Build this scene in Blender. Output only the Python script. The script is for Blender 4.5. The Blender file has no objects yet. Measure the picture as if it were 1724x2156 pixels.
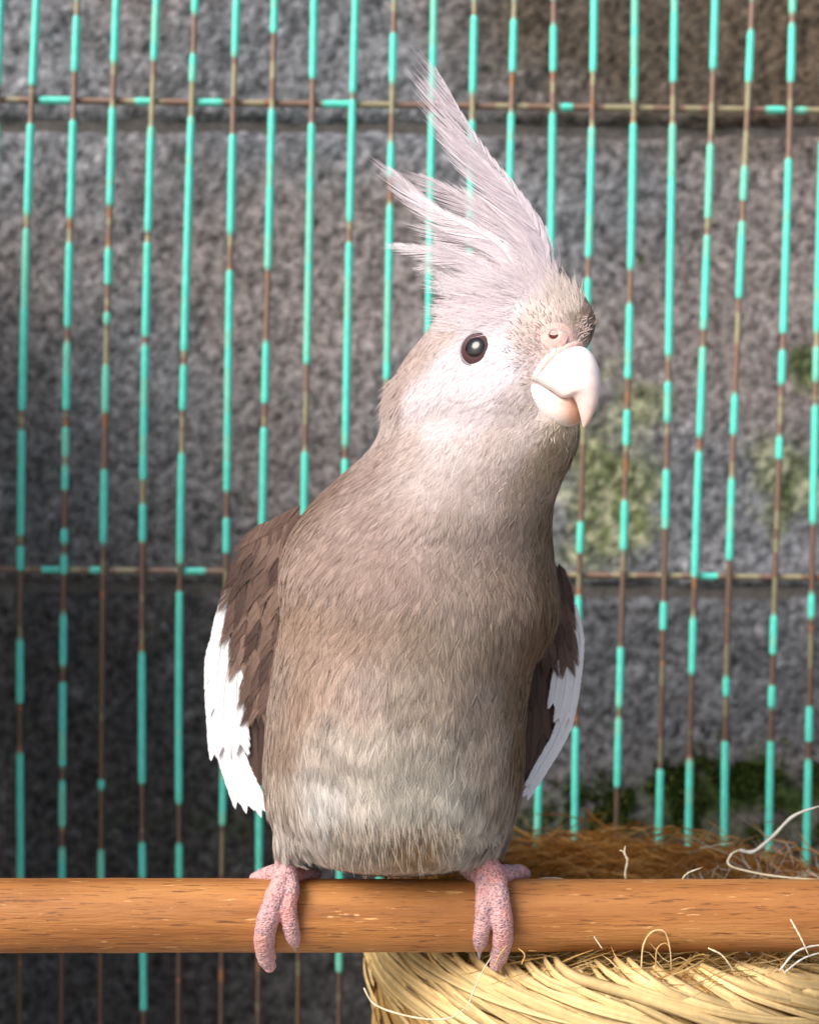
import bpy, bmesh, math, random
import numpy as np
from mathutils import Vector
from mathutils.bvhtree import BVHTree

rng = np.random.default_rng(7)
random.seed(7)
SC = bpy.context.scene
COL = SC.collection
MM = 0.001
S = 0.13 * MM            # metres per photo unit in the plane of the bird
D = 0.40                 # camera to bird plane

# ------------------------------------------------------------------ camera
cam = bpy.data.cameras.new('camera')
cam.sensor_fit = 'VERTICAL'; cam.sensor_height = 24.0
cam.lens = 12.0 / (1078 * S / D)
cam.clip_start = 0.01; cam.clip_end = 200
cam.dof.use_dof = True; cam.dof.focus_distance = D - 0.022; cam.dof.aperture_fstop = 9.0
camo = bpy.data.objects.new('camera', cam); COL.objects.link(camo)
camo.location = (0, -D, 0); camo.rotation_euler = (math.radians(90), 0, 0)
SC.camera = camo

# ------------------------------------------------------------------ light
SUN_EL, SUN_AZ = math.radians(38), math.radians(-45)     # azimuth from straight behind the camera, negative = left
tosun = Vector((math.sin(SUN_AZ) * math.cos(SUN_EL), -math.cos(SUN_AZ) * math.cos(SUN_EL), math.sin(SUN_EL)))
w = bpy.data.worlds.new('World'); SC.world = w; w.use_nodes = True
nt = w.node_tree; bg = nt.nodes['Background']
sky = nt.nodes.new('ShaderNodeTexSky'); sky.sky_type = 'NISHITA'; sky.sun_disc = False
sky.sun_elevation = SUN_EL
sky.sun_rotation = math.atan2(tosun.x, tosun.y)
sky.dust_density = 3.0; sky.ozone_density = 0.7
nt.links.new(sky.outputs[0], bg.inputs[0]); bg.inputs[1].default_value = 0.06
sun = bpy.data.lights.new('sun', 'SUN'); sun.energy = 1.5; sun.angle = math.radians(30); sun.color = (1.0, 0.95, 0.89)
suno = bpy.data.objects.new('sun', sun); COL.objects.link(suno)
suno.rotation_euler = (-tosun).to_track_quat('-Z', 'Y').to_euler(); suno.location = (-1, -2, 2)
vs = SC.view_settings; vs.view_transform = 'Standard'; vs.look = 'None'; vs.gamma = 1.0; vs.exposure = 1.32
vs.use_curve_mapping = False

# ------------------------------------------------------------------ helpers
def P(px, py, y=0.0):
    """photo unit -> world point at depth y (mm)"""
    k = S * (D + y * MM) / D
    return np.array(((px - 862) * k, y * MM, (1078 - py) * k))

def lin(c):
    c = np.asarray(c, float) / 255.0
    return np.where(c <= 0.04045, c / 12.92, ((c + 0.055) / 1.055) ** 2.4)

def hash3(i, j, k, seed):
    n = (i.astype(np.int64) * 374761393 + j.astype(np.int64) * 668265263 + k.astype(np.int64) * 2147483647 + seed * 1274126177) & 0xffffffff
    n = ((n ^ (n >> 13)) * 1274126177) & 0xffffffff
    return ((n ^ (n >> 16)) & 0xffff) / 65535.0

def noise(p, scale, seed=0, octaves=1):
    """value noise 0..1 for (N,3) points, scale in features per metre"""
    out = np.zeros(len(p)); amp = 1.0; tot = 0
    for o in range(octaves):
        q = p * scale * (2 ** o) + 137.3 + o * 17.7
        i = np.floor(q).astype(int); f = q - i; f = f * f * (3 - 2 * f)
        v = np.zeros(len(p))
        for a in (0, 1):
            for b in (0, 1):
                for c in (0, 1):
                    ww = (f[:, 0] if a else 1 - f[:, 0]) * (f[:, 1] if b else 1 - f[:, 1]) * (f[:, 2] if c else 1 - f[:, 2])
                    v += ww * hash3(i[:, 0] + a, i[:, 1] + b, i[:, 2] + c, seed + o)
        out += v * amp; tot += amp; amp *= 0.5
    return out / tot

def mesh_from(name, V, F, colors=None, smooth=True):
    """F: (n,k) array of equal polygons or list of lists"""
    me = bpy.data.meshes.new(name)
    V = np.asarray(V, np.float32).reshape(-1, 3)
    if isinstance(F, np.ndarray):
        n, k = F.shape
        me.vertices.add(len(V)); me.vertices.foreach_set('co', V.ravel())
        me.loops.add(n * k); me.loops.foreach_set('vertex_index', F.astype(np.int32).ravel())
        me.polygons.add(n)
        me.polygons.foreach_set('loop_start', np.arange(0, n * k, k, dtype=np.int32))
        me.update(calc_edges=True)
    else:
        me.from_pydata(V.tolist(), [], F); me.update()
    me.polygons.foreach_set('use_smooth', np.full(len(me.polygons), smooth))
    if colors is not None:
        set_color(me, colors)
    me.update()
    return me

def set_color(me, colors):
    a = me.color_attributes.get('col') or me.color_attributes.new('col', 'FLOAT_COLOR', 'POINT')
    c = np.ones((len(me.vertices), 4), np.float32); c[:, :3] = colors
    a.data.foreach_set('color', c.ravel())

def link(name, me, mat=None, parent=None, label=None, cat=None, group=None, kind=None):
    o = bpy.data.objects.new(name, me); COL.objects.link(o)
    if mat and me is not None and not me.materials: me.materials.append(mat)
    if parent: o.parent = parent
    if label: o['label'] = label
    if cat: o['category'] = cat
    if group: o['group'] = group
    if kind: o['kind'] = kind
    return o

def mat(name, color=(0.5, 0.5, 0.5), rough=0.7, spec=0.3, attr=False, bump=None, vary=None, translucent=0.0, sss=0.0, coat=0.0, stretch=(1, 1, 1), metallic=0.0, sheen=0.0):
    """bump=(scale, strength, distance); vary=(scale, amount): procedural lightness variation"""
    m = bpy.data.materials.new(name); m.use_nodes = True
    t = m.node_tree; b = t.nodes['Principled BSDF']; L = t.links
    b.inputs['Roughness'].default_value = rough; b.inputs['Specular IOR Level'].default_value = spec
    b.inputs['Coat Weight'].default_value = coat; b.inputs['Metallic'].default_value = metallic
    b.inputs['Sheen Weight'].default_value = sheen
    if sss:
        b.inputs['Subsurface Weight'].default_value = sss; b.inputs['Subsurface Radius'].default_value = (1, .45, .3); b.inputs['Subsurface Scale'].default_value = 0.0015
    tc = t.nodes.new('ShaderNodeTexCoord'); mp = t.nodes.new('ShaderNodeMapping'); mp.inputs['Scale'].default_value = stretch
    L.new(tc.outputs['Object'], mp.inputs['Vector'])
    if attr:
        cn = t.nodes.new('ShaderNodeAttribute'); cn.attribute_name = 'col'; csock = cn.outputs['Color']
    else:
        cn = t.nodes.new('ShaderNodeRGB'); cn.outputs[0].default_value = (*color, 1); csock = cn.outputs[0]
    if vary:
        nz = t.nodes.new('ShaderNodeTexNoise'); nz.inputs['Scale'].default_value = vary[0]; nz.inputs['Detail'].default_value = 5
        L.new(mp.outputs[0], nz.inputs['Vector'])
        mr = t.nodes.new('ShaderNodeMapRange'); mr.inputs['From Min'].default_value = 0.25; mr.inputs['From Max'].default_value = 0.75
        mr.inputs['To Min'].default_value = 1 - vary[1]; mr.inputs['To Max'].default_value = 1 + vary[1]
        L.new(nz.outputs['Fac'], mr.inputs['Value'])
        mx = t.nodes.new('ShaderNodeVectorMath'); mx.operation = 'SCALE'
        L.new(csock, mx.inputs[0]); L.new(mr.outputs[0], mx.inputs['Scale']); csock = mx.outputs[0]
    L.new(csock, b.inputs['Base Color'])
    if bump:
        nb = t.nodes.new('ShaderNodeTexNoise'); nb.inputs['Scale'].default_value = bump[0]; nb.inputs['Detail'].default_value = 6
        L.new(mp.outputs[0], nb.inputs['Vector'])
        bn = t.nodes.new('ShaderNodeBump'); bn.inputs['Strength'].default_value = bump[1]; bn.inputs['Distance'].default_value = bump[2]
        L.new(nb.outputs['Fac'], bn.inputs['Height']); L.new(bn.outputs[0], b.inputs['Normal'])
    if translucent:
        tr = t.nodes.new('ShaderNodeBsdfTranslucent'); L.new(csock, tr.inputs['Color'])
        ms = t.nodes.new('ShaderNodeMixShader'); ms.inputs[0].default_value = translucent
        L.new(b.outputs[0], ms.inputs[1]); L.new(tr.outputs[0], ms.inputs[2]); L.new(ms.outputs[0], t.nodes['Material Output'].inputs['Surface'])
    return m

def norm(v):
    return v / np.maximum(np.linalg.norm(v, axis=-1, keepdims=True), 1e-12)

def strips(paths, halfw, cols=None):
    """paths (M,S,3), halfw (M,S,3) -> V, F, C of M ribbon strips"""
    M, Sg, _ = paths.shape
    V = np.stack((paths - halfw, paths + halfw), axis=2).reshape(-1, 3)
    base = (np.arange(M) * Sg * 2)[:, None] + (np.arange(Sg - 1) * 2)[None, :]
    F = np.stack((base, base + 1, base + 3, base + 2), axis=-1).reshape(-1, 4)
    C = None
    if cols is not None:                                   # (M,3) or (M,S,3)
        if cols.ndim == 2: cols = np.repeat(cols[:, None, :], Sg, axis=1)
        C = np.repeat(cols[:, :, None, :], 2, axis=2).reshape(-1, 3)
    return V, F, C

def catmull(pts, n):
    pts = np.asarray(pts, float)
    p = np.vstack((2 * pts[0] - pts[1], pts, 2 * pts[-1] - pts[-2]))
    u = np.linspace(0, len(pts) - 1, n); i = np.minimum(u.astype(int), len(pts) - 2); f = (u - i)[:, None]
    a, b, c, d = p[i], p[i + 1], p[i + 2], p[i + 3]
    return 0.5 * (2 * b + (c - a) * f + (2 * a - 5 * b + 4 * c - d) * f ** 2 + (3 * b - a - 3 * c + d) * f ** 3)

def tube(path, rad, sides=8, squash=None):
    """closed tapered tube along path (n,3) with radii (n,) -> V, F(list of quads + caps as degenerate-free tris)"""
    path = np.asarray(path, float); n = len(path); rad = np.broadcast_to(rad, (n,))
    T = norm(np.gradient(path, axis=0))
    up = np.array((0.31, 0.9, 0.29)); A = norm(np.cross(T, up)); B = np.cross(T, A)
    ph = np.linspace(0, 2 * np.pi, sides, endpoint=False)
    V = path[:, None, :] + rad[:, None, None] * (np.cos(ph)[None, :, None] * A[:, None, :] + np.sin(ph)[None, :, None] * B[:, None, :])
    V = V.reshape(-1, 3)
    F = []
    for i in range(n - 1):
        for j in range(sides):
            k = (j + 1) % sides
            F.append((i * sides + j, i * sides + k, (i + 1) * sides + k, (i + 1) * sides + j))
    V = np.vstack((V, path[0], path[-1])); c0 = n * sides
    for j in range(sides):
        k = (j + 1) % sides
        F.append((c0, k, j)); F.append((c0 + 1, (n - 1) * sides + j, (n - 1) * sides + k))
    return V, F

def join(parts):
    V = []; F = []; o = 0
    for v, f in parts:
        V.append(np.asarray(v)); F += [tuple(int(i) + o for i in q) for q in f]; o += len(v)
    return np.vstack(V), F

# ------------------------------------------------------------------ materials
M_block = mat('rough_concrete', attr=True, rough=0.92, spec=0.2, bump=(330, 0.6, 0.0024), vary=(260, 0.8))
M_mortar = mat('dark_mortar', (0.12, 0.11, 0.105), 0.95, 0.1, bump=(600, 0.8, 0.001), vary=(200, 0.3))
M_ground = mat('cement_ground', (0.34, 0.32, 0.29), 0.9, 0.2, bump=(90, 0.5, 0.002), vary=(25, 0.25))
M_bar = mat('chipped_turquoise_enamel', attr=True, rough=0.42, spec=0.45, bump=(900, 0.35, 0.0003), vary=(300, 0.12))
M_board = mat('stained_board', (0.16, 0.11, 0.07), 0.8, 0.2, bump=(120, 0.5, 0.001), vary=(40, 0.3), stretch=(1, 1, 8))
M_tray = mat('grey_zinc', (0.42, 0.42, 0.41), 0.5, 0.4, vary=(60, 0.2))
M_plume = mat('feather_barbs', attr=True, rough=0.75, spec=0.18, translucent=0.12)
M_skin = mat('body_under_feathers', attr=True, rough=0.9, spec=0.1)
M_vane = mat('wing_vane', attr=True, rough=0.6, spec=0.25, translucent=0.08)
M_crest = mat('crest_vane', attr=True, rough=0.65, spec=0.2, translucent=0.15)
M_straw = mat('dry_straw', attr=True, rough=0.5, spec=0.35, translucent=0.1, bump=(1500, 0.3, 0.0003), vary=(500, 0.12))
M_coir = mat('coir_fibre', attr=True, rough=0.7, spec=0.2, translucent=0.15)
M_bowl = mat('woven_core', (0.33, 0.19, 0.06), 0.9, 0.1, bump=(500, 1.0, 0.002), vary=(200, 0.35))
M_horn = mat('pale_horn', attr=True, rough=0.46, spec=0.35, sss=0.3, coat=0.04, bump=(900, 0.22, 0.0004), vary=(300, 0.13))
M_cere = mat('pink_cere', (0.70, 0.47, 0.43), 0.6, 0.3, sss=0.4, bump=(1500, 0.5, 0.0004), vary=(600, 0.15))
M_hole = mat('nostril_dark', (0.10, 0.022, 0.014), 0.7, 0.2)
M_mouth = mat('mouth_dark', (0.012, 0.008, 0.008), 0.8, 0.1)
M_lid = mat('grey_eyelid', (0.34, 0.31, 0.34), 0.7, 0.2, bump=(2500, 0.6, 0.0003))
M_claw = mat('grey_claw', (0.30, 0.25, 0.27), 0.45, 0.4)
M_moss = mat('moss', attr=True, rough=0.9, spec=0.1, translucent=0.1)

# ================================================================== the setting
ground = link('ground', mesh_from('ground', [(-60, -60, -0.275), (60, -60, -0.275), (60, 60, -0.275), (-60, 60, -0.275)], [(0, 1, 2, 3)]), M_ground, kind='structure')

# ---- block wall: stack bond of hollow concrete blocks, courses 190 mm
WALL_Y = 0.200
wall = link('block_wall', None, label='mossy grey concrete block wall standing behind the wire cage', cat='wall')
wall.rotation_euler = (0, math.radians(0.45), 0)
K = S * (D + WALL_Y) / D                       # metres per photo unit on the wall
def wall_px(P_):
    return 862 + P_[:, 0] / K, 1078 - P_[:, 2] / K
def wall_color(p):
    px, py = wall_px(p)
    n1 = noise(p, 14, 3, 3); n2 = noise(p, 60, 9, 3); n3 = noise(p, 220, 21, 2)
    base = np.outer((0.7 + 0.6 * n1) * (0.62 + 0.76 * n3), (0.20, 0.202, 0.222))
    warm = np.array((0.28, 0.23, 0.22)); k = np.clip((noise(p, 9, 41, 2) - 0.42) * 4 + (560 - py) / 900.0 * (px < 900) - 0.15, 0, 0.75)[:, None]
    base = base * (1 - k) + warm * k * (0.7 + 0.6 * n2[:, None])
    # brown water stain at the upper right
    st = np.clip(1.25 - np.hypot((px - 1560) / 560, (py - 10) / 330) + (n1 - 0.5) * 0.9, 0, 1)
    st = np.clip(st * 1.5, 0, 0.85)[:, None]
    base = base * (1 - st) + np.array((0.085, 0.058, 0.034)) * st * (0.7 + 0.6 * n2[:, None])
    # shade painted over the lower left block faces
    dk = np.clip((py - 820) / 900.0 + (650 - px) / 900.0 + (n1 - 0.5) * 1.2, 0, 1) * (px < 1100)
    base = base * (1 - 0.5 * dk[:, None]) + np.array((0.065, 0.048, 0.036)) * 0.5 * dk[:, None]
    # the lowest course is darker: shade falloff painted into its colour
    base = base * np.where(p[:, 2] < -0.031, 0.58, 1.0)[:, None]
    # pale lichen patches
    def patch(cx, cy, rx, ry, amt):
        d = np.hypot((px - cx) / rx, (py - cy) / ry)
        return np.clip((1.15 - d) * 1.6 + (n2 - 0.5) * 2.6 + (n3 - 0.5) * 1.0, 0, 1) * amt
    li = np.maximum.reduce([patch(1275, 1020, 120, 210, 1), patch(1330, 850, 80, 60, .7), patch(1665, 1010, 90, 110, .8), patch(1700, 770, 55, 60, .9)])
    lc = np.where((n3 > 0.56)[:, None], np.array((0.40, 0.40, 0.24)), np.array((0.17, 0.20, 0.07)))
    base = base * (1 - 0.8 * li[:, None]) + lc * 0.8 * li[:, None]
    mo = np.maximum.reduce([patch(1540, 1660, 270, 70, 1), patch(1690, 760, 50, 50, .8), patch(1650, 1060, 30, 70, .7), patch(1345, 538, 8, 16, 1.0), patch(1200, 1740, 900, 40, .6)])
    base = base * (1 - mo[:, None]) + np.array((0.04, 0.06, 0.018)) * mo[:, None] * (0.6 + 0.8 * n2[:, None])
    # pale aggregate chips
    ch = (n3 > 0.80)
    base[ch] = base[ch] * 1.35 + 0.015
    return np.clip(base, 0.006, 0.8)

def block_mesh(w_, h_, res, seed, cx, cz):
    nx, nz = max(2, int(w_ / res)), max(2, int(h_ / res))
    xs = np.linspace(-w_ / 2, w_ / 2, nx + 1); zs = np.linspace(-h_ / 2, h_ / 2, nz + 1)
    X, Z = np.meshgrid(xs, zs); V = np.stack((X.ravel(), np.zeros(X.size), Z.ravel()), 1)
    wp = V + np.array((cx, WALL_Y, cz))
    edge = np.minimum(w_ / 2 - abs(V[:, 0]), h_ / 2 - abs(V[:, 2]))
    rnd = np.clip(1 - edge / 0.005, 0, 1) ** 2 * 0.0045
    V[:, 1] = rnd + (noise(wp, 120, seed + 1, 3) - 0.5) * 0.0042 + (noise(wp, 25, seed + 2, 2) - 0.5) * 0.004 + np.where(noise(wp, 420, seed + 5, 1) > 0.8, 0.0010, 0)
    edgev = edge < 1e-6
    V[edgev, 0] += (noise(wp[edgev], 150, 77, 2) - .5) * 0.003; V[edgev, 2] += (noise(wp[edgev], 150, 78, 2) - .5) * 0.0035
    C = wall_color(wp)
    i = np.arange(nz)[:, None] * (nx + 1) + np.arange(nx)[None, :]
    F = np.stack((i, i + 1, i + nx + 2, i + nx + 1), -1).reshape(-1, 4)
    # sides and back
    c = [0, nx, (nz + 1) * (nx + 1) - 1, nz * (nx + 1)]
    n0 = len(V); back = V[c].copy(); back[:, 1] = 0.09; V = np.vstack((V, back)); C = np.vstack((C, C[c]))
    SF = [[c[0], n0, n0 + 1, c[1]], [c[1], n0 + 1, n0 + 2, c[2]], [c[2], n0 + 2, n0 + 3, c[3]], [c[3], n0 + 3, n0, c[0]], [n0 + 3, n0 + 2, n0 + 1, n0]]
    F = np.vstack((F, np.array(SF)))
    return mesh_from('block', V, F, C)

BW, BH = 0.390, 0.190
low = None
for r in range(-1, 4):
    for c in range(-2, 3):
        cx = c * (BW + 0.009) + 0.004 * (r % 2); cz = 0.158 - 0.095 - (r - 1) * BH
        if cz < -0.36: continue
        vis = (c == 0 and r in (0, 1, 2))
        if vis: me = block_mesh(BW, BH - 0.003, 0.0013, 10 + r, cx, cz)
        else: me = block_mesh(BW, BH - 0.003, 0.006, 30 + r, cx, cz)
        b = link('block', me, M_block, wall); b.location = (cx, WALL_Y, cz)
mv = [(-1.0, WALL_Y + 0.0034, -0.5), (1.0, WALL_Y + 0.0034, -0.5), (1.0, WALL_Y + 0.0034, 0.44), (-1.0, WALL_Y + 0.0034, 0.44)]
mv += [(x, WALL_Y + 0.085, z) for x, y, z in mv]
link('mortar', mesh_from('mortar', mv, [(0, 1, 2, 3), (5, 4, 7, 6), (1, 5, 6, 2), (4, 0, 3, 7), (3, 2, 6, 7), (4, 5, 1, 0)], smooth=False), M_mortar, wall)

# ---- moss cushions growing on the wall
def moss():
    n = 5200; px = rng.normal(1570, 170, n); py = 1668 + rng.normal(0, 42, n) + 0.0004 * (px - 1560) ** 2
    k = noise(np.stack((px * K, py * K, py * 0), 1), 90, 5, 2); keep = k > 0.5; px, py = px[keep], py[keep]; n = len(px)
    base = np.stack(((px - 862) * K, np.full(n, WALL_Y - 0.0005), (1078 - py) * K), 1)
    B = 5
    base = np.repeat(base, B, 0) + rng.normal(0, 0.0006, (n * B, 3)) * (1, 0.3, 1)
    d = norm(rng.normal(0, 0.55, (n * B, 3)) + np.array((0, -0.8, 0.35))); Ln = rng.uniform(0.0012, 0.0038, (n * B, 1))
    t = np.linspace(0, 1, 3)[None, :, None]
    pth = base[:, None, :] + d[:, None, :] * Ln[:, None, :] * t
    sd = norm(np.cross(d, rng.normal(0, 1, d.shape)))[:, None, :] * (np.array((0.0004, 0.00045, 0.00005))[None, :, None])
    cols = np.where(rng.random((n * B, 1)) > 0.75, np.array((0.16, 0.19, 0.05)), np.array((0.05, 0.085, 0.02))) * rng.uniform(0.6, 1.3, (n * B, 1))
    V, F, C = strips(pth, np.broadcast_to(sd, pth.shape), cols)
    link('moss', mesh_from('moss', V, F, C), M_moss, wall, kind='stuff')
moss()

# ================================================================== the cage
cage = link('bird_cage', None, label='wire bird cage with chipped turquoise bars and orange rust', cat='cage')
BAR_Y = 155.0
PAINT = lin((100, 222, 202)); PAINT2 = lin((122, 214, 190)); RUST = lin((134, 108, 94)); OLIVE = lin((160, 152, 122)); ORANGE = lin((150, 104, 74))
bars = [  # (x at given y)..., worn spans
 ([(2, 0), (-12, 400), (-30, 1000), (-38, 1800)], [(180, 260), (600, 640), (1995, 2300)]),
 ([(78, 0), (68, 220), (55, 560), (47, 900), (43, 1400), (44, 1800)], [(180, 262), (455, 483), (865, 905), (1128, 1150), (1201, 1345), (1479, 1585), (1900, 2300)]),
 ([(165, 0), (157, 150), (150, 400), (143, 800), (136, 1100), (132, 1500), (132, 1800)], [(0, 34), (153, 253), (458, 513), (690, 720), (862, 900), (962, 978), (1030, 1112), (1145, 1168), (1207, 1293), (1402, 1437), (1614, 1644), (1740, 1784), (1860, 2300)]),
 ([(247, 0), (237, 200), (231, 450), (227, 750), (219, 1050), (214, 1500), (214, 1800)], [(133, 228), (433, 523), (600, 657), (683, 770), (868, 990), (1145, 1640), (1660, 1790), (1860, 2300)]),
 ([(331, 0), (321, 200), (312, 500), (306, 850), (300, 1150), (299, 1500), (301, 1850), (303, 2100)], [(127, 267), (487, 511), (708, 727), (1010, 1060), (1140, 1373), (1650, 1772), (1850, 1990), (2125, 2300)]),
 ([(412, 0), (403, 250), (394, 550), (386, 850), (379, 1200), (377, 1500), (378, 1800)], [(30, 113), (173, 247), (740, 770), (865, 955), (1188, 1246), (1690, 1776), (1850, 2300)]),
 ([(499, 0), (490, 260), (486, 500), (482, 800), (478, 1050), (472, 1500), (468, 1800)], [(120, 283), (493, 570), (1035, 1090), (1165, 1400), (1735, 2300)]),
 ([(579, 0), (572, 250), (565, 580), (557, 900), (551, 1200), (546, 1800)], [(71, 230), (567, 720), (850, 900), (1850, 2300)]),
 ([(662, 0), (657, 220), (650, 600), (644, 900), (638, 1200), (630, 1800)], [(167, 262), (765, 950), (1850, 2300)]),
 ([(749, 0), (742, 220), (736, 500), (731, 800), (726, 1000), (716, 1800)], [(198, 212), (468, 511), (940, 965), (2045, 2300)]),
 ([(830, 0), (824, 300), (820, 520), (816, 700), (808, 1200), (800, 1800)], [(0, 71), (177, 301), (372, 433), (800, 1100), (1900, 2300)]),
 ([(914, 0), (909, 250), (906, 450), (903, 650), (895, 1200), (887, 1800)], [(213, 240)]),
 ([(999, 0), (995, 220), (990, 440), (985, 800), (972, 1800)], [(0, 35), (198, 256)]),
 ([(1083, 0), (1077, 250), (1072, 400), (1065, 800), (1050, 1800)], [(0, 40), (152, 237)]),
 ([(1166, 0), (1163, 220), (1160, 500), (1150, 1000), (1130, 1800)], [(0, 53), (150, 237)]),
 ([(1251, 0), (1246, 230), (1241, 500), (1235, 680), (1224, 1000), (1219, 1200), (1213, 1550), (1209, 1800)], [(153, 268), (543, 587), (860, 1100), (1165, 1255), (1400, 1530)]),
 ([(1337, 0), (1332, 250), (1328, 550), (1321, 850), (1313, 1120), (1305, 1400), (1296, 1800)], [(213, 263), (567, 640), (796, 864), (939, 1054), (1159, 1364), (1490, 1512), (1655, 2300)]),
 ([(1420, 0), (1416, 230), (1411, 500), (1406, 850), (1400, 1100), (1394, 1400), (1386, 1800)], [(173, 264), (749, 803), (889, 990), (1112, 1269), (1325, 1620)]),
 ([(1505, 0), (1497, 250), (1487, 550), (1477, 800), (1468, 1000), (1462, 1200), (1455, 1500), (1448, 1800)], [(147, 303), (460, 497), (695, 730), (919, 949), (1215, 1300), (1418, 1600)]),
 ([(1583, 0), (1572, 250), (1563, 450), (1553, 650), (1545, 900), (1538, 1050), (1533, 1250), (1524, 1800)], [(0, 66), (173, 352), (423, 467), (627, 830), (916, 1007), (1179, 1425), (1465, 1560)]),
 ([(1668, 0), (1660, 300), (1652, 600), (1643, 850), (1636, 1050), (1630, 1250), (1620, 1680), (1617, 1800)], [(30, 52), (173, 335), (703, 737), (809, 919), (966, 1294), (1378, 1444), (1490, 1560)]),
 ([(1742, 0), (1728, 400), (1720, 600), (1715, 950), (1708, 1250), (1701, 1550), (1697, 1800)], [(180, 300), (700, 730), (802, 853), (1102, 1249), (1301, 1487), (1560, 1600)]),
 ([(1822, 0), (1806, 500), (1795, 1000), (1780, 1800)], [(200, 300), (700, 900), (1150, 1300)]),
]
for x0 in (-86, -170, -254, 1906, 1990, 2074):         # the bars that carry on to the unseen side boards
    bars.append(([(x0, 0), (x0 - 18, 600), (x0 - 32, 1200), (x0 - 40, 1800)], [(190 + 20 * (x0 % 3), 270), (560 + x0 % 90, 640 + x0 % 90), (1150, 1260 + x0 % 70)]))
def wire(path_fn, s0, s1, worn_fn, n, name, horizontal=False, seed=0):
    s = np.linspace(s0, s1, n); pth = path_fn(s)
    worn = worn_fn(s)                                     # 0 painted .. 1 bare
    rr = (1.52 - 0.42 * worn) * MM + (noise(pth, 500, seed, 2) - 0.5) * 0.22 * MM
    k = noise(pth, 160, seed + 3, 2)
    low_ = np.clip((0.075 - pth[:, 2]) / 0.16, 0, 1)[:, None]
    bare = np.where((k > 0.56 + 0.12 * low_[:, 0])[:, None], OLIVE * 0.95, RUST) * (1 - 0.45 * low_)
    if horizontal: bare = np.where((k > 0.54)[:, None], OLIVE * 0.9, RUST * 0.95); rr = rr + 0.22 * MM * worn
    V, F = tube(pth, rr, 10)
    bare = np.where((noise(pth, 300, seed + 9, 1) > 0.84)[:, None], ORANGE, bare)
    pt = np.where((noise(pth, 60, seed + 5, 2) > 0.62)[:, None], PAINT2, PAINT)
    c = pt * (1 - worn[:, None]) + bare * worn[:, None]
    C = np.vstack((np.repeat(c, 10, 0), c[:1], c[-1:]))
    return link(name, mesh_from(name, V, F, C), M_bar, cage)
def worn_spans(spans, seed):
    spans = np.array(spans, float)
    def f(py):
        w_ = np.zeros(len(py))
        for a, b in spans:
            w_ = np.maximum(w_, np.clip(np.minimum((py - a) / 5 + .5, (b - py) / 5 + .5), 0, 1))
        q = np.stack((py * 0.001, np.full(len(py), seed * 3.3), np.zeros(len(py))), 1)
        return np.where((py < -10) | (py > 2250), np.clip((noise(q, 14, seed, 2) - 0.5) * 20, 0, 1), w_)
    return f
for bi, (ctrl, spans) in enumerate(bars):
    c = np.array(ctrl, float)
    def pf(py, c=c):
        # linear extension past the ends, smooth inside
        co = np.polyfit(c[:, 1], c[:, 0], min(3, len(c) - 1)); x = np.polyval(co, np.clip(py, c[0, 1], c[-1, 1]))
        x += np.where(py < c[0, 1], (py - c[0, 1]) * -0.02, 0) + np.where(py > c[-1, 1], (py - c[-1, 1]) * -0.006, 0)
        k = S * (D + BAR_Y * MM) / D
        return np.stack(((x - 862) * k, np.full(len(py), BAR_Y * MM), (1078 - py) * k), 1)
    wire(pf, -520, 2555, worn_spans(spans, bi), 420, 'bar', seed=bi * 11)
for hi, (a, b, zz) in enumerate([((0, 210), (1724, 233), 0), ((0, 1198), (1724, 1216), 0)]):
    def hf(px, a=a, b=b):
        k = S * (D + (BAR_Y + 2.7) * MM) / D; py = a[1] + (b[1] - a[1]) * px / 1724
        return np.stack(((px - 862) * k, np.full(len(px), (BAR_Y + 2.7) * MM), (1078 - py) * k), 1)
    green = [[(82, 150), (285, 325), (415, 470), (680, 740), (1178, 1205), (1612, 1650), (1672, 1695)], [(90, 128), (190, 218), (375, 432), (1470, 1510)]][hi]
    def wf(px, green=green):
        g = np.zeros(len(px))
        for p0, p1 in green: g = np.maximum(g, np.clip(np.minimum((px - p0) / 5 + .5, (p1 - px) / 5 + .5), 0, 1))
        return 1 - g
    wire(hf, -326, 2100, wf, 360, 'cross_wire', True, seed=200 + hi)

def box(name, lo, hi, m, parent=None, **kw):
    bm = bmesh.new(); bmesh.ops.create_cube(bm, size=1)
    for v in bm.verts: v.co = [(lo[i] + hi[i]) / 2 + v.co[i] * (hi[i] - lo[i]) for i in range(3)]
    bmesh.ops.bevel(bm, geom=list(bm.edges), offset=0.0012, segments=2, affect='EDGES')
    me = bpy.data.meshes.new(name); bm.to_mesh(me); bm.free()
    return link(name, me, m, parent, **kw)
box('tray', (-0.215, -0.15, -0.274), (0.225, 0.165, -0.262), M_tray, cage)
box('unseen_side_board', (-0.222, -0.03, -0.262), (-0.2155, 0.165, 0.15), M_board, cage)  # unseen board, added to shade the lower left of the wall
box('unseen_side_board', (0.2255, -0.03, -0.262), (0.232, 0.165, -0.05), M_board, cage)

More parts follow.
